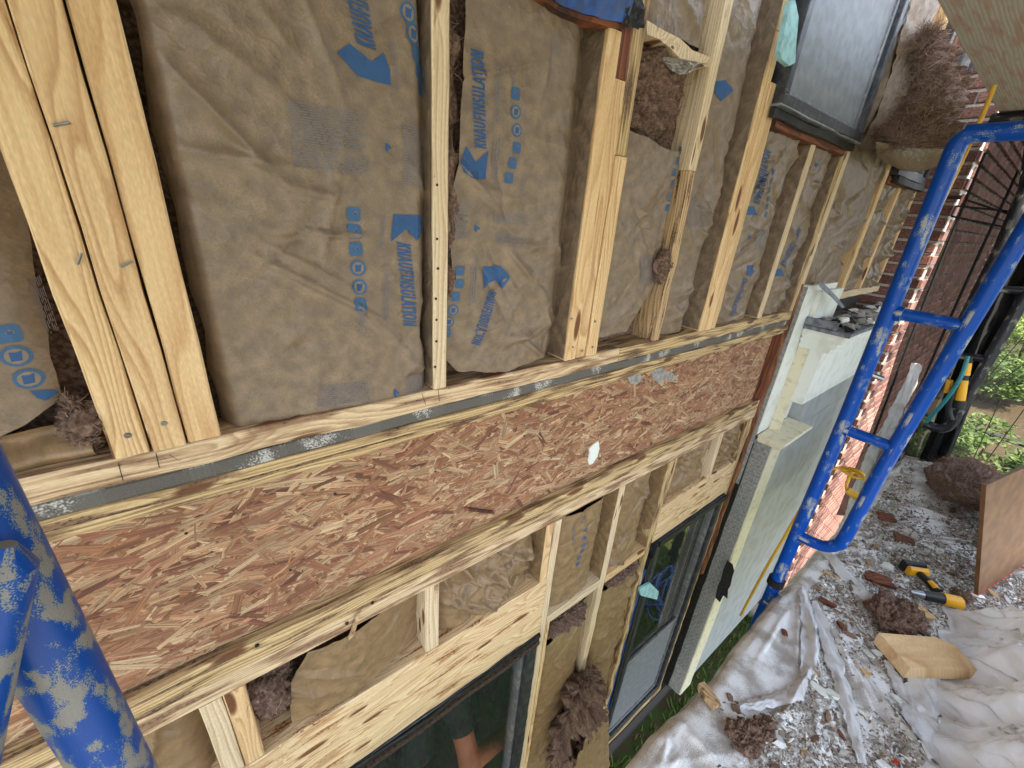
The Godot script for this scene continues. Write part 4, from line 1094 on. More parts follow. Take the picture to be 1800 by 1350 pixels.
func build_portico() -> void:
	var t := thing("door_surround", "white painted entrance surround with a broken ledge, frieze and stripped pilaster", "door surround", Vector3(2.7, 0.3, 0.05))
	var X1 := 3.44
	board("trim_board", t, Vector3(2.095, 2.30, -0.05), Vector3(2.46, 3.025, 0.026), 1, M.white, 0.0012)
	board("stucco_edge", t, Vector3(2.0925, 2.0, -0.03), Vector3(2.0945, 3.02, 0.022), 1, M.stucco, 0.0008, Vector3.ZERO, 0.0004)
	board("ledge", t, Vector3(2.19, 2.832, 0.0265), Vector3(X1, 2.849, 0.205), 0, M.flash, 0.001)
	board("ledge_upstand", t, Vector3(2.19, 2.8495, 0.0265), Vector3(2.205, 2.885, 0.150), 2, M.flash, 0.001)
	board("ledge_box", t, Vector3(2.215, 2.8495, 0.0265), Vector3(2.50, 3.0, 0.045), 0, M.white, 0.001)
	board("crown", t, Vector3(2.20, 2.795, 0.0265), Vector3(X1, 2.8315, 0.188), 0, M.white, 0.0004, Vector3.ZERO, 0.006)
	board("crown", t, Vector3(2.208, 2.765, 0.0265), Vector3(X1, 2.7945, 0.170), 0, M.white, 0.0004, Vector3.ZERO, 0.006)
	board("crown", t, Vector3(2.218, 2.742, 0.0265), Vector3(X1, 2.7645, 0.150), 0, M.white, 0.0004, Vector3.ZERO, 0.005)
	board("frieze", t, Vector3(2.228, 2.475, 0.0265), Vector3(X1, 2.7415, 0.125), 0, M.white, 0.0008)
	# slim corner strip under the crown
	board("corner_strip", t, Vector3(2.2225, 2.30, 0.0265), Vector3(2.2275, 2.7415, 0.075), 1, M.cream, 0.0004, Vector3.ZERO, 0.001)
	# pilaster with its cap moulding
	board("pilaster", t, Vector3(2.12, 0.3, -0.03), Vector3(2.25, 2.2615, 0.105), 1, M.cream, 0.0015)
	board("cap_moulding", t, Vector3(2.10, 2.285, 0.0275), Vector3(2.46, 2.303, 0.150), 0, M.cream, 0.001, Vector3.ZERO, 0.003)
	board("cap_moulding", t, Vector3(2.107, 2.262, 0.0275), Vector3(2.45, 2.2845, 0.138), 0, M.cream, 0.001, Vector3.ZERO, 0.004)
	# wire lath on the pilaster's stripped side
	put("bent_flashing", slab_mesh([pz(1440, 494, 0.05), pz(1448, 499, 0.06), pz(1470, 522, 0.09), pz(1485, 541, 0.12), pz(1479, 541, 0.12), pz(1462, 523, 0.09), pz(1440, 504, 0.055)], Vector3(0.0, 0.003, 0.0)), M.flash, t)
	var lath := Tris.new()
	for k in 90:
		var y := 0.55 + k * 0.019
		for s in 3:
			var z := 0.026 + s * 0.024
			lath.box(Vector3(2.1100, y, z), Vector3(2.1125, y + 0.0025, z + 0.02))
			lath.box(Vector3(2.1100, y + 0.0028, z + (0.0 if k % 2 == 0 else 0.011)), Vector3(2.1125, y + 0.0187, z + 0.0025 + (0.0 if k % 2 == 0 else 0.011)))
	var lo := put("wire_lath", lath.mesh(), M.lath, t)
	lo.set_meta("kind", "stuff")
	board("stucco_edge", t, Vector3(2.1145, 0.3, -0.03), Vector3(2.1160, 2.27, 0.098), 1, M.stucco, 0.0005, Vector3.ZERO, 0.0004)
	board("tar_paper", t, Vector3(2.106, 0.3, -0.028), Vector3(2.1095, 2.24, 0.022), 1, M.tar, 0.003, Vector3.ZERO, 0.0006)
	board("door_panel", t, Vector3(2.2505, 0.3, -0.05), Vector3(X1, 2.2695, 0.082), 1, M.panel, 0.0004)
	board("door_panel", t, Vector3(2.4705, 2.2700, -0.05), Vector3(X1, 2.4745, 0.0815), 1, M.panel, 0.0004)
	# rubble lying on the ledge
	var rb := thing("rubble", "broken grey mortar and slate chips heaped on the white ledge", "rubble", Vector3(2.7, 2.85, 0.1))
	var r := RandomNumberGenerator.new(); r.seed = 61
	var cm := shard_mesh(5, 0.35)
	for k in 150:
		var s := r.randf_range(0.006, 0.034)
		var o := put("chip", cm, M.white if r.randf() < 0.12 else (M.stucco if r.randf() < 0.75 else M.tar), rb)
		var h := 0.849 + 2.0 + s * 0.25 + maxf(0.0, 0.03 * (1.0 - absf(k - 75) / 75.0)) * r.randf()
		o.transform = Transform3D(Basis(Vector3(r.randf(), r.randf(), r.randf()).normalized(), r.randf() * 6.0).scaled(Vector3(s, s * 0.6, s)), o.position + Vector3(r.randf_range(2.23, 3.2), h, r.randf_range(0.06, 0.19)))
	for q in [[1500, 545, 0.07], [1560, 520, 0.09], [1480, 560, 0.05], [1545, 548, 0.06]]:
		var p := py(q[0], q[1], 2.87)
		var o := put("slab_chip", cm, M.white, rb)
		o.transform = Transform3D(Basis(Vector3(0.3, 1, 0.2).normalized(), q[0] * 1.3).scaled(Vector3(q[2], q[2] * 0.28, q[2] * 0.6)), o.position + Vector3(p.x, 2.868, clampf(p.z, 0.07, 0.18)))
func shard_mesh(seed_: int, flat := 0.5) -> ArrayMesh:
	var r := RandomNumberGenerator.new(); r.seed = seed_
	var T := Tris.new()
	var top := []; var bot := []
	var n := 6
	for k in n:
		var a := TAU * (k + r.randf_range(-0.3, 0.3)) / n
		var q := r.randf_range(0.55, 1.0)
		top.append(Vector3(cos(a) * q * 0.85, flat * r.randf_range(0.6, 1.0), sin(a) * q * 0.85)); bot.append(Vector3(cos(a) * q, -flat * r.randf_range(0.3, 0.9), sin(a) * q))
	for k in n:
		var j := (k + 1) % n
		T.quad(bot[k], bot[j], top[j], top[k])
		T.tri(top[k], top[j], Vector3(0, flat, 0)); T.tri(bot[j], bot[k], Vector3(0, -flat, 0))
	return T.mesh()
func build_wing() -> void:
	var XW := 3.46; var ZC := 0.165
	var t := thing("brick_wing", "red brick wing with white mortar projecting beyond the entrance, a strip of it in sunlight", "brick wall", Vector3(4.5, 0.0, 0.0))
	var T := Tris.new()
	T.box(Vector3(XW + 0.008, 0.0, -1.2), Vector3(6.6, 5.6, ZC - 0.008))
	put("mortar", T.mesh(), M.mortar, t)
	var r := RandomNumberGenerator.new(); r.seed = 91
	var tones := [Color(0.22, 0.095, 0.075), Color(0.27, 0.125, 0.10), Color(0.18, 0.08, 0.065), Color(0.31, 0.165, 0.135), Color(0.25, 0.13, 0.105)]
	var variants := []
	for v in 10:
		var b := Tris.new()
		var L := 0.199 * 0.5; var h := 0.0535 * 0.5; var e := 0.004
		var c: Color = tones[v % 5]
		var g := r.randf_range(0.85, 1.15)
		c = Color(c.r * g, c.g * g, c.b * g)
		var o := [Vector3(-L, -h, 0), Vector3(L, -h, 0), Vector3(L, h, 0), Vector3(-L, h, 0)]
		var i := []
		for q in o:
			i.append(Vector3(q.x - signf(q.x) * e * r.randf_range(0.6, 1.5), q.y - signf(q.y) * e * r.randf_range(0.6, 1.5), 0.012 + r.randf_range(-0.001, 0.001)))
		b.quad(i[0], i[3], i[2], i[1], c)
		for k in 4:
			var j := (k + 1) % 4
			b.quad(o[k], i[k], i[j], o[j], c)
		variants.append(b.mesh())
	var rest := Tris.new()
	var n := 0
	for row in 72:
		var y := 0.225 + row * 0.0675
		var off := 0.1065 if row % 2 == 0 else 0.0
		# end face (looks along -x)
		for k in 2:
			var z: float = ZC - 0.102 - k * 0.213 + (0.0 if row % 2 == 0 else -0.1065)
			if row % 2 == 1 and k == 0:
				z = ZC - 0.051
			var o := put("brick", variants[r.randi() % 10], M.brick, t)
			var sc := Vector3(0.49, 1, 1) if (row % 2 == 1 and k == 0) else Vector3.ONE
			if row % 2 == 1 and k == 1:
				z = ZC - 0.102 - 0.1065 - 0.0
			o.transform = Transform3D(Basis(Vector3.UP, -PI / 2).scaled_local(sc), o.position + Vector3(XW + 0.006 - r.randf() * 0.002, y, z))
			n += 1
		# long face (looks along +z)
		for k in 13:
			var x := XW + 0.102 + k * 0.213 + off
			var at := Vector3(x, y, ZC - 0.006 + r.randf() * 0.002)
			if k < 3 and n < 300 and row > 16 and row < 64:
				var o := put("brick", variants[r.randi() % 10], M.brick, t)
				o.transform = Transform3D(Basis.IDENTITY, o.position + at)
				n += 1
			else:
				var vm: ArrayMesh = variants[r.randi() % 10]
				var a := vm.surface_get_arrays(0)
				var vv: PackedVector3Array = a[Mesh.ARRAY_VERTEX]; var cc: PackedColorArray = a[Mesh.ARRAY_COLOR]
				for q in range(0, vv.size(), 3):
					rest.tri(vv[q] + at, vv[q + 1] + at, vv[q + 2] + at, Vector2.ZERO, Vector2.ZERO, Vector2.ZERO, cc[q])
	put("brick_courses", rest.mesh(), M.brick, t).set_meta("kind", "stuff")

func pipe(called: String, parent: Node, pts: Array, r := 0.0241, m := "blue", sides := 20) -> void:
	put(called, tube_mesh(pts, r, sides), M[m], parent)
func collar(parent: Node, p: Vector3, axis: Vector3, r: float, h: float, m: String) -> void:
	put("weld_collar", tube_mesh([p - axis * h / 2, p - axis * h * 0.3, p + axis * h * 0.3, p + axis * h / 2], r, 18), M[m], parent)
func build_scaffold() -> void:
	# near frame: a leg beside the camera with a brace
	var t := thing("near_scaffold", "braced blue scaffold leg with paint worn to grey and caked plaster", "scaffold", Vector3(-0.139, 0.0, 0.272))
	pipe("leg", t, [Vector3(-0.139, 0.0, 0.272), Vector3(-0.139, 1.9, 0.272), Vector3(-0.139, 4.3, 0.272)], 0.0241, "blue_worn", 28)
	var b0 := Vector3(-0.126, 3.016, 0.308); var b1 := b0 + Vector3(-0.40, -1.05, 0.09)
	pipe("brace", t, [b0, b1], 0.0165, "blue_worn", 20)
	put("brace_end", tube_mesh([b0, b0 - (b1 - b0).normalized() * 0.016], 0.0165, 20, true, 0.005), M.blue_worn, t)
	pipe("leg", t, [Vector3(-0.139, 0.0, 1.55), Vector3(-0.139, 4.3, 1.55)])
	pipe("bearer", t, [Vector3(-0.139, 3.76, 0.30), Vector3(-0.139, 3.76, 1.53)])
	pipe("bearer", t, [Vector3(-0.139, 1.88, 0.30), Vector3(-0.139, 1.88, 1.53)])
	# far frame: ladder end
	t = thing("ladder_scaffold", "blue scaffold end frame with ladder rungs and chipped paint on the sheeted platform", "scaffold", Vector3(1.6, 0.0, 0.39))
	var z1 := 0.398; var z2 := 0.540
	pipe("leg", t, [Vector3(1.6, 0.0, z1 + 0.012), Vector3(1.6, 1.99, z1 + 0.008), Vector3(1.6, 2.7, z1), Vector3(1.6, 3.46, z1 - 0.02)], 0.0212)
	pipe("ladder_rail", t, curve([Vector3(1.6, 2.222, z1 + 0.02), Vector3(1.6, 2.225, 0.455), Vector3(1.6, 2.235, 0.490), Vector3(1.6, 2.262, 0.515), Vector3(1.6, 2.31, 0.526), Vector3(1.6, 2.6, 0.532), Vector3(1.6, 3.05, 0.552), Vector3(1.6, 3.48, 0.575)], 7), 0.0196)
	for y in [3.045, 2.663]:
		pipe("rung", t, [Vector3(1.6, y, z1 - 0.012), Vector3(1.6, y, z2 - (0.0 if y > 3 else 0.006))], 0.0168)
		collar(t, Vector3(1.6, y, z1 + 0.016), Vector3.BACK, 0.0215, 0.012, "blue")
	pipe("bearer", t, curve([Vector3(1.6, 3.45, z1 - 0.02), Vector3(1.6, 3.475, z1 - 0.017), Vector3(1.6, 3.488, z1 - 0.003), Vector3(1.6, 3.492, z1 + 0.03), Vector3(1.6, 3.492, 0.9), Vector3(1.6, 3.49, 1.55)], 6), 0.021)
	pipe("leg", t, [Vector3(1.6, 0.0, 1.55), Vector3(1.6, 4.3, 1.55)])
	pipe("bearer", t, [Vector3(1.6, 1.88, z1), Vector3(1.6, 1.88, 1.53)])
	pipe("peg", t, [px(1522, 655, 1.6), px(1552, 666, 1.62)], 0.008, "steel", 10)
	collar(t, Vector3(1.6, 1.985, z1 + 0.008), Vector3.UP, 0.029, 0.03, "black")
	# upper deck of weathered boards
	t = thing("scaffold_deck", "weathered grey plank deck overhead, seen from below", "scaffold deck", Vector3(1.0, 3.8, 0.9))
	for k in 7:
		var z := 0.215 + k * 0.222
		board("plank", t, Vector3(-1.6, 3.80 + 0.001 * (k % 3), z), Vector3(3.13 - 0.012 * (k % 2), 3.838 + 0.001 * (k % 3), z + 0.219), 0, M.deck, 0.001)
	# far frame carrying the other end of both decks, a ladder frame like the blue one
	t = thing("dark_scaffold", "dark spotted scaffold ladder frame in front of the black netting", "scaffold", Vector3(3.25, 0, 0.6))
	var fx := 3.2
	pipe("leg", t, [Vector3(fx, 0, 0.50), px(1655, 640, fx), px(1757, 440, fx), Vector3(fx, 4.3, 0.36)], 0.026, "dark_paint")
	pipe("ladder_rail", t, curve([px(1625, 744, fx), px(1645, 752, fx), px(1662, 752, fx), px(1675, 742, fx), px(1690, 715, fx), px(1738, 632, fx), px(1800, 525, fx), px(1860, 420, fx)], 6), 0.024, "dark_paint")
	pipe("rung", t, [px(1735, 506, fx), px(1812, 512, fx)], 0.018, "dark_paint")
	pipe("rung", t, [px(1665, 622, fx), px(1740, 632, fx)], 0.018, "dark_paint")
	pipe("leg", t, [Vector3(fx, 0, 1.6), Vector3(fx, 4.3, 1.6)], 0.024, "dark_paint")
	pipe("bearer", t, [Vector3(3.10, 3.775, 0.20), Vector3(3.10, 3.775, 1.75)], 0.022, "dark_paint")
	pipe("bearer", t, [Vector3(fx, 1.88, 0.4), Vector3(fx, 1.88, 1.65)], 0.022, "dark_paint")
	pipe("cross_bar", t, [px(1648, 346, fx), px(1690, 347, fx)], 0.010, "black", 10)

var ph_creases := []
var ph_bins := {}
func ph(x: float, z: float) -> float:                    # height of the plastic sheet on the platform
	var y := 1.964 + 0.006 * n_lo.get_noise_2d(x * 14.0, z * 14.0) + 0.004 * absf(n_rid.get_noise_2d(x * 9.0 + z * 9.0, z * 26.0 - x * 16.0))
	var p := Vector2(x, z)
	for c in ph_bins.get(Vector2i(floori(x * 8.0), floori(z * 8.0)), []):
		var a: Vector2 = c[0]; var b: Vector2 = c[1]
		var t := clampf((p - a).dot(b - a) / (b - a).length_squared(), 0.0, 1.0)
		var q := (p - a - (b - a) * t).length()
		if q < 0.09:
			y += c[2] * exp(-q / c[3]) * (0.4 + 0.6 * sin(PI * clampf(t, 0.06, 0.94)))
	# bunched heap at the far end
	var e := Vector2((x - 3.05) / 0.35, (z - 0.62) / 0.22).length_squared()
	if e < 6.0:
		y += 0.12 * exp(-e)
	return y
func build_platform() -> void:
	var t := thing("scaffold_platform", "scaffold plank platform under the dusty plastic sheet", "scaffold deck", Vector3(1.5, 1.91, 0.9))
	for k in 5:
		var z := 0.462 + k * 0.235
		board("plank", t, Vector3(-1.6, 1.91, z), Vector3(3.3, 1.952, z + 0.23), 0, M.deck, 0.001)
	for q in [[1405, 1035, 1400, 1170], [1405, 1035, 1470, 1300], [1408, 1032, 1540, 1240], [1410, 1030, 1625, 1335], [1440, 1000, 1600, 1105], [1445, 960, 1512, 1040], [1512, 1040, 1620, 1130], [1500, 870, 1705, 935], [1560, 850, 1700, 905], [1600, 835, 1720, 870], [1430, 955, 1560, 970], [1470, 935, 1700, 985], [1420, 1180, 1362, 1285], [1190, 1262, 1262, 1345], [1180, 1270, 1160, 1350], [1420, 1040, 1440, 1330], [1545, 1230, 1640, 1350], [1500, 1180, 1570, 1345], [1460, 1110, 1500, 1200], [1520, 900, 1640, 960], [1540, 1000, 1660, 1080], [1600, 1190, 1640, 1260], [1392, 1060, 1330, 1160], [1620, 870, 1720, 900], [1580, 935, 1715, 960], [1450, 985, 1530, 1010]]:
		var a := py(q[0], q[1], 1.97); var b := py(q[2], q[3], 1.97)
		ph_creases.append([Vector2(a.x, a.z), Vector2(b.x, b.z), rf(0.010, 0.026), rf(0.006, 0.012)])
	for k in 260:
		var a := Vector2(rf(0.4, 3.2), rf(0.46, 1.3))
		var an := rf(-0.5, 1.2)
		ph_creases.append([a, a + Vector2(cos(an), sin(an)) * rf(0.05, 0.32), rf(-0.003, 0.013), rf(0.003, 0.007)])
	for c in ph_creases:
		var lo: Vector2 = c[0].min(c[1]) - Vector2.ONE * 0.09; var hi: Vector2 = c[0].max(c[1]) + Vector2.ONE * 0.09
		for i in range(floori(lo.x * 8.0), floori(hi.x * 8.0) + 1):
			for j in range(floori(lo.y * 8.0), floori(hi.y * 8.0) + 1):
				var cell := Vector2i(i, j)
				if not ph_bins.has(cell):
					ph_bins[cell] = []
				ph_bins[cell].append(c)
	var P := PackedVector3Array()
	var nu := 480; var nv := 180
	for j in nv:
		var v := j / float(nv - 1)
		for i in nu:
			var x := lerpf(-0.5, 3.35, pow(i / float(nu - 1), 0.9))
			var wob := 0.012 * n_lo.get_noise_2d(x * 16.0, 4.0) + 0.005 * n_mid.get_noise_2d(x * 50.0, 1.0)
			var zf := 0.432 + wob + 0.010 * sin(x * 3.0) - 0.03 * smoothstep(1.35, 0.6, x)
			if v < 0.25:                                 # hangs over the edge of the platform
				var s := v / 0.25
				var a := s * PI * 0.5
				var drop := (1.0 - s) * 0.10
				var p := Vector3(x, 1.93 - 0.10 * (1.0 - s) + 0.034 * sin(a), zf + 0.05 * (1.0 - cos(a)) - 0.015 * sin(PI * s) + 0.03 * (1.0 - s) * (1.0 - s))
				p.y = lerpf(p.y, ph(x, zf + 0.05), s * s)
				P.append(p + Vector3(0, 0, 0.006 * n_mid.get_noise_2d(x * 40.0, s * 20.0)))
			else:
				var z := lerpf(zf + 0.05, 1.55, pow((v - 0.25) / 0.75, 1.15))
				P.append(Vector3(x, ph(x, z), z))
	tag(put("plastic_sheet", grid(P, nu, nv, 1.0, PackedColorArray(), true), M.plastic), "creased white plastic sheet strewn with rubble, draped over the scaffold platform edge", "plastic sheet")
	# bunched clear-white film at the right
	P = PackedVector3Array()
	nu = 150; nv = 110
	for j in nv:
		var v := j / float(nv - 1)
		for i in nu:
			var u := i / float(nu - 1)
			var x := lerpf(1.12, 2.06, u); var zz := lerpf(0.90, 1.35, v) + 0.05 * n_lo.get_noise_2d(u * 60.0, 7.0) - 0.06 * u
			var up := smoothstep(0.0, 0.45, v)
			var y := 1.972 + up * (0.10 + 0.16 * v) + up * 0.12 * absf(n_rid.get_noise_2d(u * 75.0 + v * 35.0, v * 18.0)) + up * 0.05 * absf(n_mid.get_noise_2d(u * 190.0 - v * 60.0, v * 60.0)) + 0.05 * up * n_lo.get_noise_2d(u * 70.0, v * 40.0)
			P.append(Vector3(x, maxf(y, ph(x, zz) + 0.004), zz))
	tag(put("plastic_film", grid(P, nu, nv, 1.0, PackedColorArray(), true), M.film), "bunched milky plastic film piled up beside the wood offcut", "film")
	# strips of film lying over the rubble
	for q in [[1448, 962, 1520, 1045, 1600, 1115, 0.03, "white film strip running from the ladder curve toward the wood offcut"], [1410, 1035, 1425, 1110, 1418, 1190, 0.024, "short film strip hanging straight down the fan of folds"], [1432, 1060, 1475, 1180, 1520, 1340, 0.022, "long thin film strip across the middle of the rubble"], [1640, 1180, 1615, 1240, 1645, 1340, 0.04, "broad film strip beside the red-brown bark slab"], [1560, 1160, 1600, 1235, 1620, 1300, 0.02, "narrow film strip between the offcut and the plaster shards"], [1300, 1240, 1390, 1220, 1418, 1190, 0.018, "film strip curling across the sheet near the rolled edge"]]:
		var pts := [py(q[0], q[1], 1.985), py(q[2], q[3], 1.985), py(q[4], q[5], 1.985)]
		var cv := curve(pts, 14)
		P = PackedVector3Array()
		for k in cv.size():
			var dr: Vector3 = (cv[mini(k + 1, cv.size() - 1)] - cv[maxi(k - 1, 0)]).normalized()
			var sd := dr.cross(Vector3.UP).normalized()
			for i in 9:
				var u := i / 8.0 - 0.5
				var w: float = q[6] * (0.4 + 0.6 * sin(PI * (k + 1.0) / (cv.size() + 1.0))) * (1.0 + 0.5 * n_mid.get_noise_2d(k * 12.0, q[0]))
				var p: Vector3 = cv[k] + sd * u * w * 2.0
				p.y = ph(p.x, p.z) + 0.006 + 0.010 * absf(n_rid.get_noise_2d(u * 40.0 + q[0], k * 4.0)) + 0.006 * (1.0 - 4.0 * u * u)
				P.append(p)
		tag(put("film_strip", grid(P, 9, cv.size()), M.film), q[7], "film", "film strips on the platform")
func multi(called: String, mesh: Mesh, m: Material, xf: Array, cols: Array, parent: Node = null) -> MultiMeshInstance3D:
	var mm := MultiMesh.new()
	mm.transform_format = MultiMesh.TRANSFORM_3D
	mm.use_colors = true
	mm.mesh = mesh
	mm.instance_count = xf.size()
	for k in xf.size():
		mm.set_instance_transform(k, xf[k]); mm.set_instance_color(k, cols[k])
	var o := MultiMeshInstance3D.new()
	o.multimesh = mm
	o.material_override = m
	o.name = numbered(called)
	(self if parent == null else parent).add_child(o)
	o.set_meta("kind", "stuff")
	return o
func build_debris() -> void:
	var r := RandomNumberGenerator.new(); r.seed = 131
	var cols := [Color(0.30, 0.265, 0.23), Color(0.40, 0.36, 0.32), Color(0.18, 0.145, 0.115), Color(0.55, 0.54, 0.52), Color(0.75, 0.75, 0.74), Color(0.17, 0.10, 0.065), Color(0.30, 0.19, 0.11), Color(0.40, 0.28, 0.17)]
	for v in 3:
		var xf := []; var cc := []
		var want: int = [45000, 8000, 420][v]
		var tries := 0
		while xf.size() < want and tries < 300000:
			tries += 1
			var x := r.randf_range(0.75, 3.15); var z := r.randf_range(0.50, 1.25)
			var dens := 0.45 + 1.7 * n_lo.get_noise_2d(x * 12.0 + 40.0, z * 18.0) + 0.5 * smoothstep(0.55, 0.75, z) - 0.9 * smoothstep(0.70, 0.52, z) * smoothstep(2.0, 1.3, x)
			if r.randf() > dens:
				continue
			var s: float = [r.randf_range(0.0015, 0.004), r.randf_range(0.003, 0.007), r.randf_range(0.006, 0.016)][v]
			var b := Basis(Vector3(r.randfn(0, 0.25), 1, r.randfn(0, 0.25)).normalized(), r.randf() * TAU).scaled_local(Vector3(s * r.randf_range(0.8, 3.2), s * r.randf_range(0.4, 0.9), s))
			xf.append(Transform3D(b, Vector3(x, ph(x, z) + s * 0.25, z)))
			var c: Color = cols[mini(r.randi() % 8, r.randi() % 9)]
			var g := r.randf_range(0.7, 1.2)
			cc.append(Color(c.r * g, c.g * g, c.b * g))
		var o := multi("rubble_chips", shard_mesh(300 + v, 0.6), M.chip, xf, cc)
		tag(o, ["fine grit and plaster dust scattered on the plastic sheet", "small grey chips of stucco and wood scattered on the plastic sheet", "larger flakes of stucco and wood scattered on the plastic sheet"][v], "rubble")
	# single pieces: splinters, plaster shards, scraps
	var list := [
		[1245, 1225, 62, 18, -1.0, "bark_splinter", "brown splinter of wood with a pale split end on the sheet's rolled edge", "pine_rot", 0.02],
		[1440, 1215, 46, 12, -0.7, "plaster_shard", "long white plaster shard lying in the chips", "white", 0.012],
		[1462, 1222, 30, 10, -0.7, "plaster_shard", "pointed white plaster shard beside the longest one", "white", 0.010],
		[1465, 1140, 26, 9, 0.3, "plaster_shard", "small white plaster shard near the fan of folds", "white", 0.008],
		[1527, 1148, 24, 8, -0.9, "plaster_shard", "thin white plaster sliver in the middle of the rubble", "white", 0.006],
		[1560, 995, 24, 10, -0.5, "plaster_shard", "white plaster shard left of the drill", "white", 0.010],
		[1650, 970, 18, 8, -0.4, "plaster_shard", "white plaster shard behind the drill", "white", 0.010],
		[1545, 1020, 60, 16, -0.35, "bark_splinter", "brown bark strip lying left of the drill", "red_wood", 0.012],
		[1590, 950, 40, 14, -0.35, "bark_splinter", "red-brown bark strip behind the battery", "red_wood", 0.012],
		[1555, 915, 36, 12, -0.3, "bark_splinter", "brown wood flake below the ladder curve", "red_wood", 0.010],
		[1625, 1075, 46, 12, -0.8, "bark_splinter", "tan wood sliver below the drill chuck", "pine2", 0.008],
		[1480, 1020, 90, 5, -0.45, "lath_strip", "long thin wood strip along a fold of the sheet", "pine_rot", 0.006],
		[1455, 1060, 34, 8, -0.6, "bark_splinter", "dark brown splinter near the scaffold foot", "red_wood", 0.008],
		[1480, 1100, 20, 9, -1.2, "bark_splinter", "short brown splinter amid the fan of folds", "red_wood", 0.008],
		[1520, 1185, 22, 8, -0.9, "bark_splinter", "orange-brown wood crumb among the chips", "pine2", 0.008],
		[1480, 1290, 30, 5, -1.1, "bark_splinter", "thin dark twig lying in the rubble", "red_wood", 0.004],
		[1700, 1285, 60, 40, -0.7, "bark_slab", "broad red-brown bark slab beside the bunched film", "red_wood", 0.016],
		[1575, 1338, 16, 9, -0.9, "plastic_scrap", "small bright red plastic scrap in the rubble", "orange", 0.004],
		[1380, 1110, 16, 8, -1.4, "bark_splinter", "small brown flake under the fan of folds", "red_wood", 0.006]]
	var k2 := 0
	for q in list:
		var p := py(q[0], q[1], 1.975)
		var e := py(q[0] + q[2] * 0.5 * cos(q[4]), q[1] - q[2] * 0.5 * sin(q[4]), 1.975)
		var w := py(q[0] - q[3] * 0.5 * sin(q[4]), q[1] - q[3] * 0.5 * cos(q[4]), 1.975)
		var ax := e - p
		var sd := ax.normalized().cross(Vector3.UP)
		var wl := maxf((w - p).length(), 0.004)
		var pts := []
		for s in 12:
			var a := TAU * s / 12.0
			var o := Vector2(cos(a), sin(a))
			o = Vector2(clampf(o.x * 1.2, -1, 1), clampf(o.y * 1.4, -1, 1)) * r.randf_range(0.72, 1.0)
			pts.append(p + ax * o.x + sd * wl * o.y + Vector3(0, 0.004 * o.x, 0))
		var yy := ph(p.x, p.z) + 0.003
		for s in pts.size():
			pts[s].y += yy - 1.975 + q[8]
		tag(put(q[5], slab_mesh(pts, Vector3(0, -q[8], 0), 5.0), M[q[7]]), q[6], "debris")
	# tufts of wool
	var wl := [[1310, 1292, 0.04, "matted brown wool clump lying in the rubble near the rolled edge"], [1346, 1275, 0.025, "small wool tuft beside the matted clump"], [1572, 1085, 0.075, "shaggy brown wool lump below the drill"], [1545, 1070, 0.04, "small wool lump left of the shaggy one"], [1692, 1043, 0.03, "wool tuft against the foot of the leaning board"]]
	var sd2 := 40
	for q in wl:
		var p := py(q[0], q[1], 1.985)
		wool_thing("wool_tuft", q[3], Vector3(p.x, ph(p.x, p.z) + q[2] * 0.3, p.z), Vector3(q[2] * 1.3, q[2] * 0.38, q[2]), sd2, 260, q[2] * 0.5, 0.4)
		sd2 += 1
	var bp := py(1690, 868, 2.02)
	wool_thing("fallen_batt", "flat slab of brown wool lying across the far end of the platform", Vector3(bp.x, ph(bp.x, bp.z) + 0.045, bp.z), Vector3(0.30, 0.05, 0.15), 51, 1600, 0.12, 0.3)
	# wood offcut
	var c := [py(1545, 1112, 2.03), py(1600, 1174, 2.03), py(1718, 1178, 2.03), py(1668, 1122, 2.03)]
	var t := thing("wood_offcut", "pale sawn wood offcut with a split corner lying on the plastic sheet", "wood", Vector3(c[0].x, 1.975, c[0].z))
	put("block", slab_mesh([c[0], c[1], c[2], c[2].lerp(c[3], 0.8), c[3].lerp(c[2], 0.1).lerp(c[0], 0.12), c[3].lerp(c[0], 0.2), c[3].lerp(c[0], 0.7)], Vector3(0, -0.048, 0), 1.2), M.pine_flat, t)
	# leaning strand board sheet
	var A := Vector3(2.236, 1.978, 0.893); var B := Vector3(3.05, 1.978, 1.085); var D := px(1725, 850, 1.95)
	t = thing("board_sheet", "brown wood sheet with a sprayed orange edge leaning over the platform", "board", A)
	var nrm := (B - A).cross(D - A).normalized()
	var Cc := D + (B - A)
	put("panel", slab_mesh([A, B, Cc, D], nrm * 0.012, 2.0), M.ply, t)
	var eo := (D - A).normalized() * 0.012
	put("painted_edge", slab_mesh([A - nrm * 0.001, B - nrm * 0.001, B - nrm * 0.001 - eo * 0.35, A - nrm * 0.001 - eo * 0.35], nrm * 0.014), M.orange, t)
	# cordless drill lying on its side
	t = thing("cordless_drill", "yellow and black cordless drill lying on its side in the rubble", "drill", py(1640, 1035, 1.99))
	var ry := 2.0
	var rear := py(1688, 1060, ry); var mid := py(1656, 1052, ry); var chk := py(1622, 1046, ry); var tip := py(1600, 1040, ry)
	put("motor_housing", tube_mesh([rear, rear.lerp(mid, 0.12), rear.lerp(mid, 0.4), mid], 0.023, 18), M.yellow, t)
	put("motor_cap", tube_mesh([rear + (rear - mid) * 0.06, rear + (rear - mid) * 0.01], 0.019, 16), M.black, t)
	put("gear_case", tube_mesh([mid, mid.lerp(chk, 0.5), chk], 0.021, 18, true, 0.017), M.black, t)
	put("chuck", tube_mesh([chk, chk.lerp(tip, 0.6), tip], 0.016, 16, true, 0.007), M.steel, t)
	var bat := py(1604, 996, ry); var g1 := py(1646, 1040, ry)
	var gp := bat.lerp(g1, 0.25)
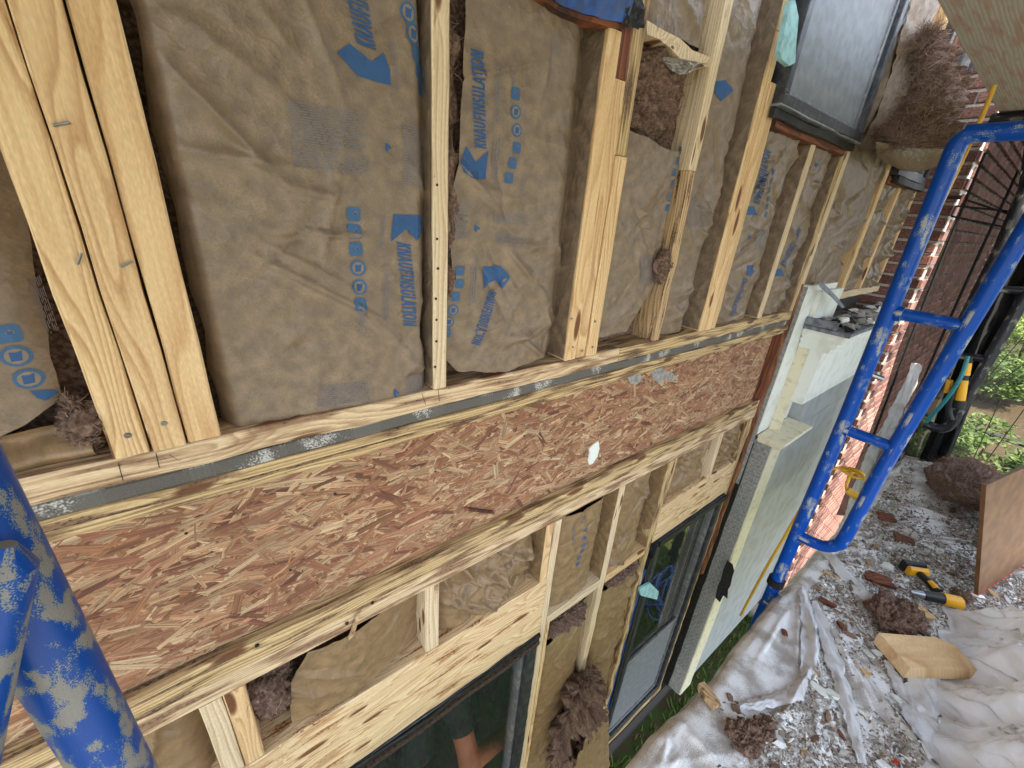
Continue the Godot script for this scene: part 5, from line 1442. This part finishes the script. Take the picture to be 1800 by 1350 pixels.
	put("grip", tube_mesh(curve([g1, g1.lerp(gp, 0.5) + Vector3(0, 0.004, 0), gp], 5), 0.015, 14, true, 0.013), M.black, t)
	put("grip_panel", tube_mesh([g1.lerp(gp, 0.05) + Vector3(0, 0.007, 0), g1.lerp(gp, 0.4) + Vector3(0, 0.007, 0)], 0.0125, 12), M.yellow, t)
	var ba := (g1 - bat).normalized()
	var bb := Basis(ba, Vector3.UP, ba.cross(Vector3.UP).normalized())
	for q in [["battery", Vector3(0.026, 0.048, 0.078), 0.0, "black"], ["battery_cover", Vector3(0.022, 0.042, 0.07), 0.027, "yellow"]]:
		var o := put(q[0], block_mesh(q[1], 0.006), M[q[3]], t)
		o.transform = Transform3D(bb, o.position + bat + ba * q[2])
	var tr := put("trigger", block_mesh(Vector3(0.018, 0.02, 0.024), 0.004), M.black, t)
	tr.transform = Transform3D(bb, tr.position + g1.lerp(gp, 0.2) + bb.z * -0.02)
	# cords
	tag(put("yellow_cord", tube_mesh(curve([px(1748, 150, 1.75), px(1722, 215, 1.75), px(1668, 330, 1.74), px(1620, 430, 1.74), px(1560, 560, 1.73), px(1500, 700, 1.72), px(1455, 800, 1.72), px(1415, 880, 1.72), px(1378, 945, 1.72), px(1340, 1010, 1.72), px(1302, 1082, 1.72)], 8), 0.0055, 8), M.cord), "yellow extension cord hanging down behind the blue ladder frame", "cord")
	t = thing("cord_knot", "knotted yellow cord tied round the ladder leg, its plug dangling", "cord", px(1480, 830, 1.66))
	put("cord", tube_mesh(curve([px(1442, 832, 1.62), px(1460, 825, 1.66), px(1485, 822, 1.68), px(1510, 828, 1.66), px(1518, 836, 1.66), px(1500, 830, 1.67), px(1480, 826, 1.66), px(1500, 838, 1.65), px(1520, 842, 1.65)], 6), 0.005, 8), M.cord, t)
	put("cord", tube_mesh(curve([px(1500, 828, 1.66), px(1490, 845, 1.66), px(1488, 860, 1.66), px(1494, 870, 1.65)], 6), 0.005, 8), M.cord, t)
	var pa := px(1490, 862, 1.65); var pb := px(1516, 880, 1.65)
	put("plug", tube_mesh([pa, pa.lerp(pb, 0.3), pa.lerp(pb, 0.8), pb], 0.0125, 10), M.cord, t)
	tag(put("teal_cord", tube_mesh(curve([px(1702, 626, 2.9), px(1688, 665, 2.88), px(1665, 700, 2.88), px(1628, 742, 2.9)], 8), 0.008, 8), M.teal), "teal cord slung across the dark ladder frame", "cord")
	# power tool hung on the dark ladder
	t = thing("power_tool", "yellow and black power tool hanging on the dark ladder frame", "power tool", px(1690, 700, 3.12))
	var n0 := px(1687, 703, 3.12); var n1 := px(1694, 668, 3.12); var n2 := px(1702, 638, 3.12)
	put("body", tube_mesh(curve([n0 + Vector3(0, -0.01, 0), n0, n0.lerp(n1, 0.6), n1], 4), 0.024, 14, true, 0.018), M.yellow, t)
	put("collar", tube_mesh([n1, n1.lerp(n2, 0.35)], 0.017, 14), M.black, t)
	put("head", tube_mesh(curve([n1.lerp(n2, 0.3), n1.lerp(n2, 0.7), n2], 4), 0.019, 14, true, 0.014), M.yellow, t)
	put("hook", tube_mesh(curve([n2, n2 + Vector3(0, 0.03, 0.0), px(1706, 628, 3.17)], 5), 0.008, 8), M.black, t)
	put("grip", tube_mesh(curve([n1, px(1678, 682, 3.11), px(1668, 720, 3.11), px(1672, 738, 3.11)], 5), 0.014, 12), M.black, t)
	put("battery", tube_mesh([n0, n0 + (n0 - n1) * 0.4], 0.026, 10), M.black, t)
	put("side_cover", tube_mesh([px(1664, 690, 3.14), px(1670, 668, 3.14)], 0.013, 10), M.yellow, t)
	# twisted plastic hanging against the brick
	for q in [[1612, 640, 1462, 958, "rope of twisted white plastic hanging against the brick corner", 0.035], [1600, 720, 1500, 930, "second twisted white plastic rope, beside the netting", 0.032]]:
		var p0 := px(q[0], q[1], 3.30); var p1 := px(q[2], q[3], 3.30)
		var P := PackedVector3Array()
		for j in 90:
			var f := j / 89.0
			var cpt := p0.lerp(p1, f) + Vector3(0, 0, 0.01 * sin(f * 9.0))
			var rad: float = q[5] * (0.75 + 0.25 * sin(f * 5.0) + 0.15 * n_hi.get_noise_1d(f * 300.0))
			for i in 33:
				var a := TAU * i / 32.0
				var rr := rad * (0.78 + 0.22 * cos(3.0 * a + f * 26.0) + 0.06 * cos(7.0 * a - f * 30.0))
				P.append(cpt + Vector3(cos(a) * rr, 0, sin(a) * rr))
		tag(put("plastic_rope", grid(P, 33, 90, 1.0, PackedColorArray(), true), M.film), q[4], "plastic")
func build_net() -> void:
	var t := thing("debris_netting", "black debris netting hung from the scaffold end, bricks showing dimly through it", "netting", Vector3(3.3, 2.0, 0.5))
	var L := [[1775, 170], [1735, 262], [1690, 358], [1650, 450], [1617, 522], [1580, 610], [1555, 690], [1530, 755], [1470, 905]]
	var Rr := [[1830, 190], [1822, 262], [1812, 330], [1782, 430], [1745, 530], [1712, 620], [1680, 700], [1655, 770], [1590, 920]]
	var G := [[1960, 150], [1930, 230], [1900, 330], [1860, 425], [1808, 520], [1760, 605], [1716, 690], [1690, 755], [1640, 870]]
	var B2 := []
	for q in Rr:
		B2.append([q[0] - 22, q[1] - 3])
	for part in 2:
		var a: Array = [L, B2][part]; var b: Array = [Rr, G][part]
		var P := PackedVector3Array()
		var nu := 40; var nv := 60
		for j in nv:
			var f := j / float(nv - 1) * 8.0
			var k := mini(int(f), 7)
			for i in nu:
				var u := i / float(nu - 1)
				var q0 := Vector2(a[k][0], a[k][1]).lerp(Vector2(a[k + 1][0], a[k + 1][1]), f - k)
				var q1 := Vector2(b[k][0], b[k][1]).lerp(Vector2(b[k + 1][0], b[k + 1][1]), f - k)
				var q := q0.lerp(q1, u)
				P.append(px(q.x, q.y, 3.36 + 0.012 * sin(u * 21.0 + j * 0.05) + 0.02 * n_lo.get_noise_2d(u * 40.0, j * 1.2) if part == 0 else 3.30 + 0.025 * sin(u * 13.0) + 0.02 * n_lo.get_noise_2d(u * 60.0, j * 1.4)))
		put("net_panel" if part == 0 else "gathered_fold", grid(P, nu, nv), M.net if part == 0 else M.net_fold, t)
	# seam ropes of the net
	for q in [[1732, 268, 1522, 800], [1790, 300, 1600, 720]]:
		put("seam", tube_mesh(curve([px(q[0], q[1], 3.33), px((q[0] + q[2]) * 0.5 - 3, (q[1] + q[3]) * 0.5, 3.33), px(q[2], q[3], 3.33)], 8), 0.006, 6), M.net_fold, t)
	for q in [[1680, 362, 1780, 372], [1672, 380, 1770, 400], [1700, 352, 1800, 385]]:
		put("seam", tube_mesh([px(q[0], q[1], 3.34), px(q[2], q[3], 3.34)], 0.005, 6), M.net_fold, t)
	t = thing("thin_netting", "sheer black netting through which the garden shows", "netting", Vector3(3.3, 2.0, 1.0))
	var P := PackedVector3Array()
	for j in 40:
		for i in 40:
			var u := i / 39.0; var v := j / 39.0
			P.append(Vector3(3.42 + 0.03 * sin(u * 17.0) + 0.02 * n_lo.get_noise_2d(u * 40.0, v * 30.0), lerpf(1.9, 4.2, v), lerpf(0.60, 1.75, u)))
	put("net_panel", grid(P, 40, 40), M.net_thin, t)
	for q in [[1800, 640, 1690, 720], [1800, 720, 1720, 830], [1800, 590, 1740, 660], [1760, 700, 1700, 830]]:
		put("net_thread", tube_mesh([px(q[0], q[1], 3.38), px(q[2], q[3], 3.38)], 0.0022, 6), M.net_fold, t)
func leaf_mesh(c: Vector3, rad: Vector3, n: int, size: float, cols: Array, seed_: int, hollow := 0.55) -> ArrayMesh:
	var r := RandomNumberGenerator.new(); r.seed = seed_
	var T := Tris.new()
	var lobes := []
	for k in 14:
		var d := Vector3(r.randfn(), r.randfn() * 0.8, r.randfn()).normalized()
		lobes.append([c + d * rad * r.randf_range(0.35, 0.75), r.randf_range(0.28, 0.5)])
	for k in n:
		var lb: Array = lobes[r.randi() % 14]
		var d := Vector3(r.randfn(), r.randfn(), r.randfn()).normalized()
		var p: Vector3 = lb[0] + d * rad * lb[1] * r.randf_range(hollow, 1.0)
		var a := Vector3(r.randfn(), r.randfn() * 0.5, r.randfn()).normalized() * size * r.randf_range(0.6, 1.3)
		var b := a.cross(Vector3(r.randfn(), 1.5, r.randfn())).normalized() * size * 0.4
		var col: Color = cols[r.randi() % cols.size()]
		var g := r.randf_range(0.7, 1.25)
		T.quad(p - a, p + b, p + a, p - b, Color(col.r * g, col.g * g, col.b * g))
	return T.mesh()
func shrub(label: String, at: Vector3, rad: Vector3, n: int, size: float, cols: Array, seed_: int) -> void:
	var t := thing("shrub", label, "shrub", at)
	put("foliage", leaf_mesh(at + Vector3(0, rad.y, 0), rad, n, size, cols, seed_), M.leaf, t)
	for k in 4:
		put("stem", tube_mesh([at + Vector3(0.04 * cos(k * 1.6), 0, 0.04 * sin(k * 1.6)), at + Vector3(rad.x * 0.5 * cos(k * 1.6), rad.y * 1.2, rad.z * 0.5 * sin(k * 1.6))], 0.025, 6, true, 0.008), M.bark, t)
func tree(label: String, at: Vector3, h: float, rad: Vector3, n: int, cols: Array, seed_: int) -> void:
	var t := thing("tree", label, "tree", at)
	var top := at + Vector3(0.2, h, 0.1)
	put("trunk", tube_mesh(curve([at, at + Vector3(0.1, h * 0.4, 0), top], 6), 0.18, 10, true, 0.06), M.bark, t)
	for k in 6:
		var a := k * 1.1
		var s := at.lerp(top, 0.5 + 0.07 * k)
		put("limb", tube_mesh(curve([s, s + Vector3(cos(a) * rad.x * 0.4, h * 0.12, sin(a) * rad.z * 0.4), s + Vector3(cos(a) * rad.x * 0.75, h * 0.2, sin(a) * rad.z * 0.75)], 4), 0.06, 7, true, 0.015), M.bark, t)
	put("crown", leaf_mesh(at + Vector3(0, h * 0.95, 0), rad, n, 0.16, cols, seed_), M.leaf, t)
func build_garden() -> void:
	var T := Tris.new()
	T.quad(Vector3(-60, 0, -60), Vector3(-60, 0, 60), Vector3(60, 0, 60), Vector3(60, 0, -60))
	var g := put("ground", T.mesh(), M.soil)
	g.set_meta("kind", "structure")
	T = Tris.new()
	T.quad(Vector3(10.2, 0.006, -1.5), Vector3(10.2, 0.006, 3.2), Vector3(14.6, 0.006, 3.6), Vector3(14.6, 0.006, -1.5))
	g = put("path", T.mesh(), M.mulch)
	g.set_meta("kind", "structure")
	var greens := [Color(0.10, 0.17, 0.03), Color(0.14, 0.22, 0.04), Color(0.07, 0.12, 0.025), Color(0.18, 0.25, 0.06)]
	var lime := [Color(0.26, 0.34, 0.07), Color(0.20, 0.29, 0.05), Color(0.32, 0.38, 0.10)]
	shrub("low green shrub just beyond the netting near the house", Vector3(8.9, 0, 0.9), Vector3(1.0, 0.5, 1.0), 5200, 0.05, greens, 1)
	shrub("yellow-green shrub at the near edge of the path", Vector3(9.2, 0, 1.9), Vector3(0.5, 0.3, 0.5), 1400, 0.05, lime, 2)
	shrub("rounded green shrub on the far side of the path", Vector3(13.6, 0, 0.6), Vector3(1.2, 0.6, 1.0), 4200, 0.06, greens, 3)
	shrub("yellow-green shrub beside the rounded one across the path", Vector3(14.6, 0, 1.9), Vector3(1.5, 0.6, 1.2), 4200, 0.06, lime, 4)
	shrub("wide leafy shrub in front of the dark fence", Vector3(18.6, 0, 0.8), Vector3(1.6, 0.8, 2.2), 5200, 0.08, lime, 5)
	shrub("dark green shrub at the fence corner", Vector3(20.0, 0, 3.2), Vector3(1.4, 0.9, 1.6), 2600, 0.10, greens, 6)
	# rail and fence
	tag(put("edging_rail", tube_mesh([Vector3(10.1, 0.35, -0.6), Vector3(10.1, 0.33, 3.2)], 0.04, 8), M.frame), "grey horizontal rail running beside the path", "rail")
	var f := thing("board_fence", "dark vertical board fence at the back of the garden", "fence", Vector3(24, 0, 1))
	for k in 70:
		board("fence_board", f, Vector3(24.0, 0, -7 + k * 0.205), Vector3(24.03, 2.2 + 0.03 * (k % 3), -7 + k * 0.205 + 0.17), 1, M.fence, 0.002)
	for k in 2:
		board("fence_rail", f, Vector3(24.035, 0.5 + k * 1.2, -7), Vector3(24.09, 0.6 + k * 1.2, 7.3), 2, M.fence, 0.0)
	tree("dark leafy tree behind the fence beside the house", Vector3(27.5, 0, -1.5), 5.0, Vector3(3.2, 2.6, 3.0), 5000, greens, 11)
	tree("broad leafy tree behind the fence further out", Vector3(28.5, 0, 4.5), 5.5, Vector3(3.5, 3.0, 3.4), 5000, greens, 12)
	tree("leafy tree on the lawn opposite the large lower window", Vector3(1.0, 0, 9.5), 4.6, Vector3(2.8, 2.4, 2.6), 4500, greens, 13)
	tree("leafy tree on the lawn opposite the entrance", Vector3(7.5, 0, 10.5), 5.0, Vector3(3.0, 2.6, 2.8), 4500, greens, 14)
	# grass close to the house wall
	var r := RandomNumberGenerator.new(); r.seed = 7
	var xf := []; var cc := []
	for k in 15000:
		var s := r.randf_range(0.04, 0.11)
		var b := Basis(Vector3.UP, r.randf() * TAU) * Basis(Vector3.RIGHT, r.randfn(0, 0.35))
		xf.append(Transform3D(b.scaled_local(Vector3(0.006, s, 0.006)), Vector3(r.randf_range(-0.6, 4.2), 0, pow(r.randf(), 0.8) * 1.9 + 0.02)))
		var c: Color = greens[r.randi() % 4]
		cc.append(c)
	var B := Tris.new()
	B.tri(Vector3(-1, 0, 0), Vector3(0.3, 1, 0.6), Vector3(1, 0, 0)); B.tri(Vector3(0, 0, -1), Vector3(-0.2, 1, -0.5), Vector3(0, 0, 1))
	tag(multi("grass", B.mesh(), M.leaf, xf, cc), "long green grass growing along the foot of the house wall", "grass")
	# tangled cord on the ground that the tall window mirrors
	var pts := []
	for k in 140:
		var a := k * 0.41
		pts.append(Vector3(3.05 + 0.30 * cos(a) + 0.1 * sin(k * 0.13), 0.05 + 0.05 * absf(sin(k * 0.7)), 0.42 + 0.16 * sin(a * 1.07) + 0.05 * cos(k * 0.29)))
	tag(put("tangled_cord", tube_mesh(curve(pts, 3), 0.006, 6), M.tape), "tangled blue cord lying in the grass under the platform", "cord")
func sdf_mesh(bones: Array, cell: float, k := 0.03) -> ArrayMesh:   # [a, b, ra, rb] tapered capsules blended and meshed as surface nets
	var mn := Vector3.INF; var mx := -Vector3.INF
	for b in bones:
		var m := maxf(b[2], b[3]) + cell * 2.0 + k
		mn = mn.min(b[0].min(b[1]) - Vector3.ONE * m); mx = mx.max(b[0].max(b[1]) + Vector3.ONE * m)
	var n := Vector3i(((mx - mn) / cell).ceil()) + Vector3i.ONE
	var V := PackedFloat32Array(); V.resize(n.x * n.y * n.z); V.fill(1.0)
	for b in bones:
		var m := maxf(b[2], b[3]) + cell * 2.0 + k
		var lo := Vector3i(((b[0].min(b[1]) - Vector3.ONE * m - mn) / cell).floor()); var hi := Vector3i(((b[0].max(b[1]) + Vector3.ONE * m - mn) / cell).ceil())
		var ab: Vector3 = b[1] - b[0]
		var l2 := maxf(ab.length_squared(), 1e-9)
		for z in range(maxi(lo.z, 0), mini(hi.z + 1, n.z)):
			for y in range(maxi(lo.y, 0), mini(hi.y + 1, n.y)):
				for x in range(maxi(lo.x, 0), mini(hi.x + 1, n.x)):
					var p := mn + Vector3(x, y, z) * cell
					var t := clampf((p - b[0]).dot(ab) / l2, 0.0, 1.0)
					var d: float = (p - b[0] - ab * t).length() - lerpf(b[2], b[3], t)
					var i := (z * n.y + y) * n.x + x
					var h := clampf(0.5 + 0.5 * (V[i] - d) / k, 0.0, 1.0)
					V[i] = lerpf(V[i], d, h) - k * h * (1.0 - h)
	var P := PackedVector3Array(); var N := PackedVector3Array(); var I := PackedInt32Array()
	var id := {}
	for z in n.z - 1:
		for y in n.y - 1:
			for x in n.x - 1:
				var i0 := (z * n.y + y) * n.x + x
				var s := 0
				var c := Vector3.ZERO
				var cnt := 0
				var e := [i0, i0 + 1, i0 + n.x, i0 + n.x + 1, i0 + n.x * n.y, i0 + n.x * n.y + 1, i0 + n.x * n.y + n.x, i0 + n.x * n.y + n.x + 1]
				for q in 8:
					if V[e[q]] < 0.0:
						s += 1
				if s == 0 or s == 8:
					continue
				for q in [[0, 1], [2, 3], [4, 5], [6, 7], [0, 2], [1, 3], [4, 6], [5, 7], [0, 4], [1, 5], [2, 6], [3, 7]]:
					var a := V[e[q[0]]]; var b := V[e[q[1]]]
					if (a < 0.0) != (b < 0.0):
						var pa := Vector3(q[0] & 1, (q[0] >> 1) & 1, q[0] >> 2); var pb := Vector3(q[1] & 1, (q[1] >> 1) & 1, q[1] >> 2)
						c += pa.lerp(pb, a / (a - b)); cnt += 1
				id[i0] = P.size()
				P.append(mn + (Vector3(x, y, z) + c / cnt) * cell)
				N.append(Vector3(V[e[1]] - V[e[0]] + V[e[7]] - V[e[6]], V[e[2]] - V[e[0]] + V[e[7]] - V[e[5]], V[e[4]] - V[e[0]] + V[e[7]] - V[e[3]]).normalized())
	for key in id:
		var i: int = key
		for ax in 3:
			var st: int = [1, n.x, n.x * n.y][ax]; var u: int = [n.x, n.x * n.y, 1][ax]; var w: int = [n.x * n.y, 1, n.x][ax]
			var a := V[i]; var b := V[i + st]
			if (a < 0.0) == (b < 0.0):
				continue
			if not (id.has(i - u) and id.has(i - w) and id.has(i - u - w)):
				continue
			var q := [id[i], id[i - u], id[i - u - w], id[i - w]]
			if a < 0.0:
				I.append_array([q[0], q[2], q[1], q[0], q[3], q[2]])
			else:
				I.append_array([q[0], q[1], q[2], q[0], q[2], q[3]])
	return mesh_of(P, N, PackedVector2Array(), PackedColorArray(), I)
func build_person() -> void:
	var t := thing("person", "person in a dark shirt behind the large lower window, bare forearm bent across the glass", "person", Vector3(0.62, 0.31, -0.6))
	var sh := Vector3(0.60, 1.30, -0.33); var el := Vector3(0.565, 1.10, -0.125); var wr := Vector3(0.80, 1.02, -0.135)
	var hip := Vector3(0.62, 0.98, -0.62); var chest := Vector3(0.72, 1.30, -0.44); var neck := Vector3(0.74, 1.47, -0.38); var head := Vector3(0.77, 1.60, -0.33)
	var sh2 := Vector3(0.90, 1.34, -0.40); var el2 := Vector3(1.05, 1.12, -0.30); var wr2 := Vector3(1.0, 0.98, -0.20)
	var arms := [[sh, el, 0.052, 0.043], [el, wr, 0.045, 0.028], [wr, wr + Vector3(0.07, -0.01, 0.0), 0.03, 0.034], [sh2, el2, 0.052, 0.04], [el2, wr2, 0.042, 0.028], [wr2, wr2 + Vector3(-0.03, -0.06, 0.03), 0.03, 0.032]]
	for f in 4:
		var o := wr + Vector3(0.075, 0.022 - f * 0.018, 0.004)
		arms.append([o, o + Vector3(0.045, 0.0, 0.0), 0.010, 0.009]); arms.append([o + Vector3(0.045, 0, 0), o + Vector3([0.07, 0.078, 0.073, 0.06][f], -0.006, -0.02), 0.009, 0.008])
		var o2 := wr2 + Vector3(-0.05 + f * 0.018, -0.07, 0.035)
		arms.append([o2, o2 + Vector3(-0.01, -0.045, 0.02), 0.010, 0.009]); arms.append([o2 + Vector3(-0.01, -0.045, 0.02), o2 + Vector3(-0.01, [-0.07, -0.078, -0.073, -0.06][f], 0.01), 0.009, 0.008])
	arms.append([wr + Vector3(0.025, 0.02, 0.01), wr + Vector3(0.055, 0.055, 0.02), 0.012, 0.010]); arms.append([wr2 + Vector3(0.02, -0.02, 0.02), wr2 + Vector3(0.045, -0.05, 0.035), 0.012, 0.010])
	var hd := [[neck, head, 0.055, 0.07], [head, head + Vector3(0.01, 0.06, 0.01), 0.085, 0.088], [head + Vector3(0.02, -0.01, 0.08), head + Vector3(0.02, 0.03, 0.075), 0.016, 0.01], [head + Vector3(-0.085, 0.02, 0), head + Vector3(-0.088, 0.04, 0), 0.018, 0.015], [head + Vector3(0.1, 0.02, 0), head + Vector3(0.103, 0.04, 0), 0.018, 0.015], [head + Vector3(0, -0.06, 0.03), head + Vector3(0.01, -0.02, 0.06), 0.05, 0.045]]
	var core := [[hip, chest, 0.125, 0.14], [chest, neck, 0.12, 0.05], [sh, sh2, 0.075, 0.075]]
	var legs := [[hip + Vector3(-0.09, -0.02, 0), Vector3(0.50, 0.68, -0.48), 0.10, 0.065], [Vector3(0.50, 0.68, -0.48), Vector3(0.49, 0.37, -0.62), 0.06, 0.045], [Vector3(0.49, 0.36, -0.62), Vector3(0.50, 0.35, -0.46), 0.045, 0.04], [hip + Vector3(0.10, -0.02, 0), Vector3(0.80, 0.68, -0.52), 0.10, 0.065], [Vector3(0.80, 0.68, -0.52), Vector3(0.79, 0.37, -0.66), 0.06, 0.045], [Vector3(0.79, 0.36, -0.66), Vector3(0.80, 0.35, -0.50), 0.045, 0.04]]
	put("body", sdf_mesh(arms + hd + [[hip, chest, 0.11, 0.12], [chest, neck, 0.10, 0.05], [sh, sh2, 0.06, 0.06]] + legs, 0.012, 0.012), M.skin, t)
	put("shirt", sdf_mesh([[hip, chest, 0.135, 0.15], [chest, neck - (neck - chest) * 0.3, 0.12, 0.075], [sh, sh2, 0.075, 0.075], [sh, sh.lerp(el, 0.5), 0.07, 0.062], [sh2, sh2.lerp(el2, 0.5), 0.07, 0.062]], 0.016, 0.03), M.shirt, t)
	var tr := []
	for b in legs:
		tr.append([b[0], b[1], b[2] + 0.014, b[3] + 0.016])
	put("trousers", sdf_mesh(tr, 0.016, 0.02), M.shirt, t)
func build_shell() -> void:                             # rooms behind the windows, drywall, and an added eave that shades the wall
	var parts := [
		["interior_floor", Vector3(-1.6, 0.2, -3.2), Vector3(3.45, 0.2715, -0.0895)], ["interior_ceiling", Vector3(-1.6, 2.392, -3.2), Vector3(3.45, 2.44, -0.107)],
		["wall_back", Vector3(-1.6, 0.272, -3.25), Vector3(3.45, 2.391, -3.2)], ["wall_left", Vector3(-1.66, 0.272, -3.2), Vector3(-1.6, 2.391, -0.107)],
		["wall_right", Vector3(2.6, 0.272, -3.2), Vector3(2.65, 2.391, -0.107)],
		["upper_floor", Vector3(-1.6, 2.80, -3.2), Vector3(3.45, 2.875, -0.09)], ["upper_wall_back", Vector3(-1.6, 2.88, -3.25), Vector3(3.45, 5.3, -3.2)], ["upper_ceiling", Vector3(-1.6, 5.301, -3.2), Vector3(3.45, 5.34, -0.107)], ["upper_wall_left", Vector3(-1.66, 2.88, -3.2), Vector3(-1.6, 5.3, -0.107)],
		["drywall", Vector3(-1.6, 0.31, -0.106), Vector3(-0.80, 2.3915, -0.0905)], ["drywall", Vector3(-0.80, 1.90, -0.106), Vector3(0.773, 2.3915, -0.0905)], ["drywall", Vector3(0.7735, 0.31, -0.106), Vector3(1.425, 2.3915, -0.0905)], ["drywall", Vector3(1.4255, 1.955, -0.106), Vector3(2.045, 2.3915, -0.0905)], ["drywall", Vector3(2.0455, 0.31, -0.106), Vector3(3.45, 2.3915, -0.0905)], ["drywall", Vector3(-0.799, 0.31, -0.106), Vector3(0.772, 0.349, -0.0905)],
		["drywall", Vector3(-1.6, 2.88, -0.106), Vector3(2.74, 5.3, -0.0905)], ["drywall", Vector3(2.7405, 2.88, -0.106), Vector3(3.33, 3.51, -0.0905)], ["drywall", Vector3(3.3305, 2.88, -0.106), Vector3(3.45, 5.3, -0.0905)],
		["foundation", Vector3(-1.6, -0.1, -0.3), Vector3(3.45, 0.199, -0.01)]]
	for q in parts:
		var T := Tris.new()
		T.box(q[1], q[2])
		put(q[0], T.mesh(), M.shingle if q[0] == "foundation" else (M.drywall if q[0] == "drywall" else M.room)).set_meta("kind", "structure")  # foundation borrows the dark shingle tone to stand in for deep shade
	var t := thing("added_eave", "unseen overhanging eave added above the upper storey to keep the sun off the wall", "roof", Vector3(0.8, 5.34, 0.2))  # out-of-view eave, added and sized to block sun from the wall
	board("soffit", t, Vector3(-1.7, 5.341, -0.3), Vector3(3.25, 5.365, 0.95), 0, M.white, 0.0)
	board("fascia", t, Vector3(-1.7, 5.30, 0.9505), Vector3(3.25, 5.50, 0.975), 0, M.white, 0.0)
	put("roofing", slab_mesh([Vector3(-1.7, 5.50, 0.975), Vector3(3.25, 5.50, 0.975), Vector3(3.25, 7.3, -2.2), Vector3(-1.7, 7.3, -2.2)], Vector3(0, 0.03, 0)), M.shingle, t)

func _ready() -> void:
	rng.seed = 4242
	n_lo = noise(1, 0.1, 2); n_mid = noise(2, 0.1, 3); n_hi = noise(3, 0.1, 3); n_rid = noise(4, 0.1, 2)
	# camera
	var cam := Camera3D.new()
	cam.name = "camera"
	cam.fov = 85.8133
	cam.near = 0.02; cam.far = 200.0
	add_child(cam)
	cam.transform = Transform3D(Basis(BX, BY, BZ), CAMP)
	cam.current = true
	# sky and exposure
	var env := Environment.new()
	env.background_mode = Environment.BG_SKY
	var sm := ProceduralSkyMaterial.new()
	sm.sky_top_color = Color(0.66, 0.72, 0.80)
	sm.sky_horizon_color = Color(0.92, 0.93, 0.94)
	sm.sky_curve = 0.18
	sm.ground_bottom_color = Color(0.30, 0.30, 0.26)
	sm.ground_horizon_color = Color(0.70, 0.72, 0.72)
	sm.sun_angle_max = 1.0
	var sky := Sky.new()
	sky.sky_material = sm
	env.sky = sky
	env.background_energy_multiplier = 1.4
	env.tonemap_mode = Environment.TONE_MAPPER_LINEAR
	env.tonemap_exposure = 4.5
	env.sdfgi_enabled = true; env.ssao_enabled = true; env.ssil_enabled = true
	var we := WorldEnvironment.new()
	we.name = "environment"
	we.environment = env
	add_child(we)
	# sun: high, from the garden side
	var sun := DirectionalLight3D.new()
	sun.name = "sun"
	sun.light_energy = 1.55
	sun.light_color = Color(1.0, 0.96, 0.89)
	sun.light_angular_distance = 0.5
	sun.shadow_enabled = true
	add_child(sun)
	sun.look_at_from_position(Vector3(-0.12, 0.93, 0.37) * 20.0, Vector3.ZERO, Vector3.UP)
	var ms := Time.get_ticks_msec()
	make_materials()
	print("materials ", Time.get_ticks_msec() - ms)
	build_garden()
	build_shell()
	build_upper_wall()
	build_rim()
	build_lower_wall()
	build_windows()
	build_portico()
	build_wing()
	print("structure ", Time.get_ticks_msec() - ms)
	build_batts()
	print("batts ", Time.get_ticks_msec() - ms)
	build_scaffold()
	build_platform()
	build_net()
	build_debris()
	print("debris ", Time.get_ticks_msec() - ms)
	build_person()
	print("done ", Time.get_ticks_msec() - ms)
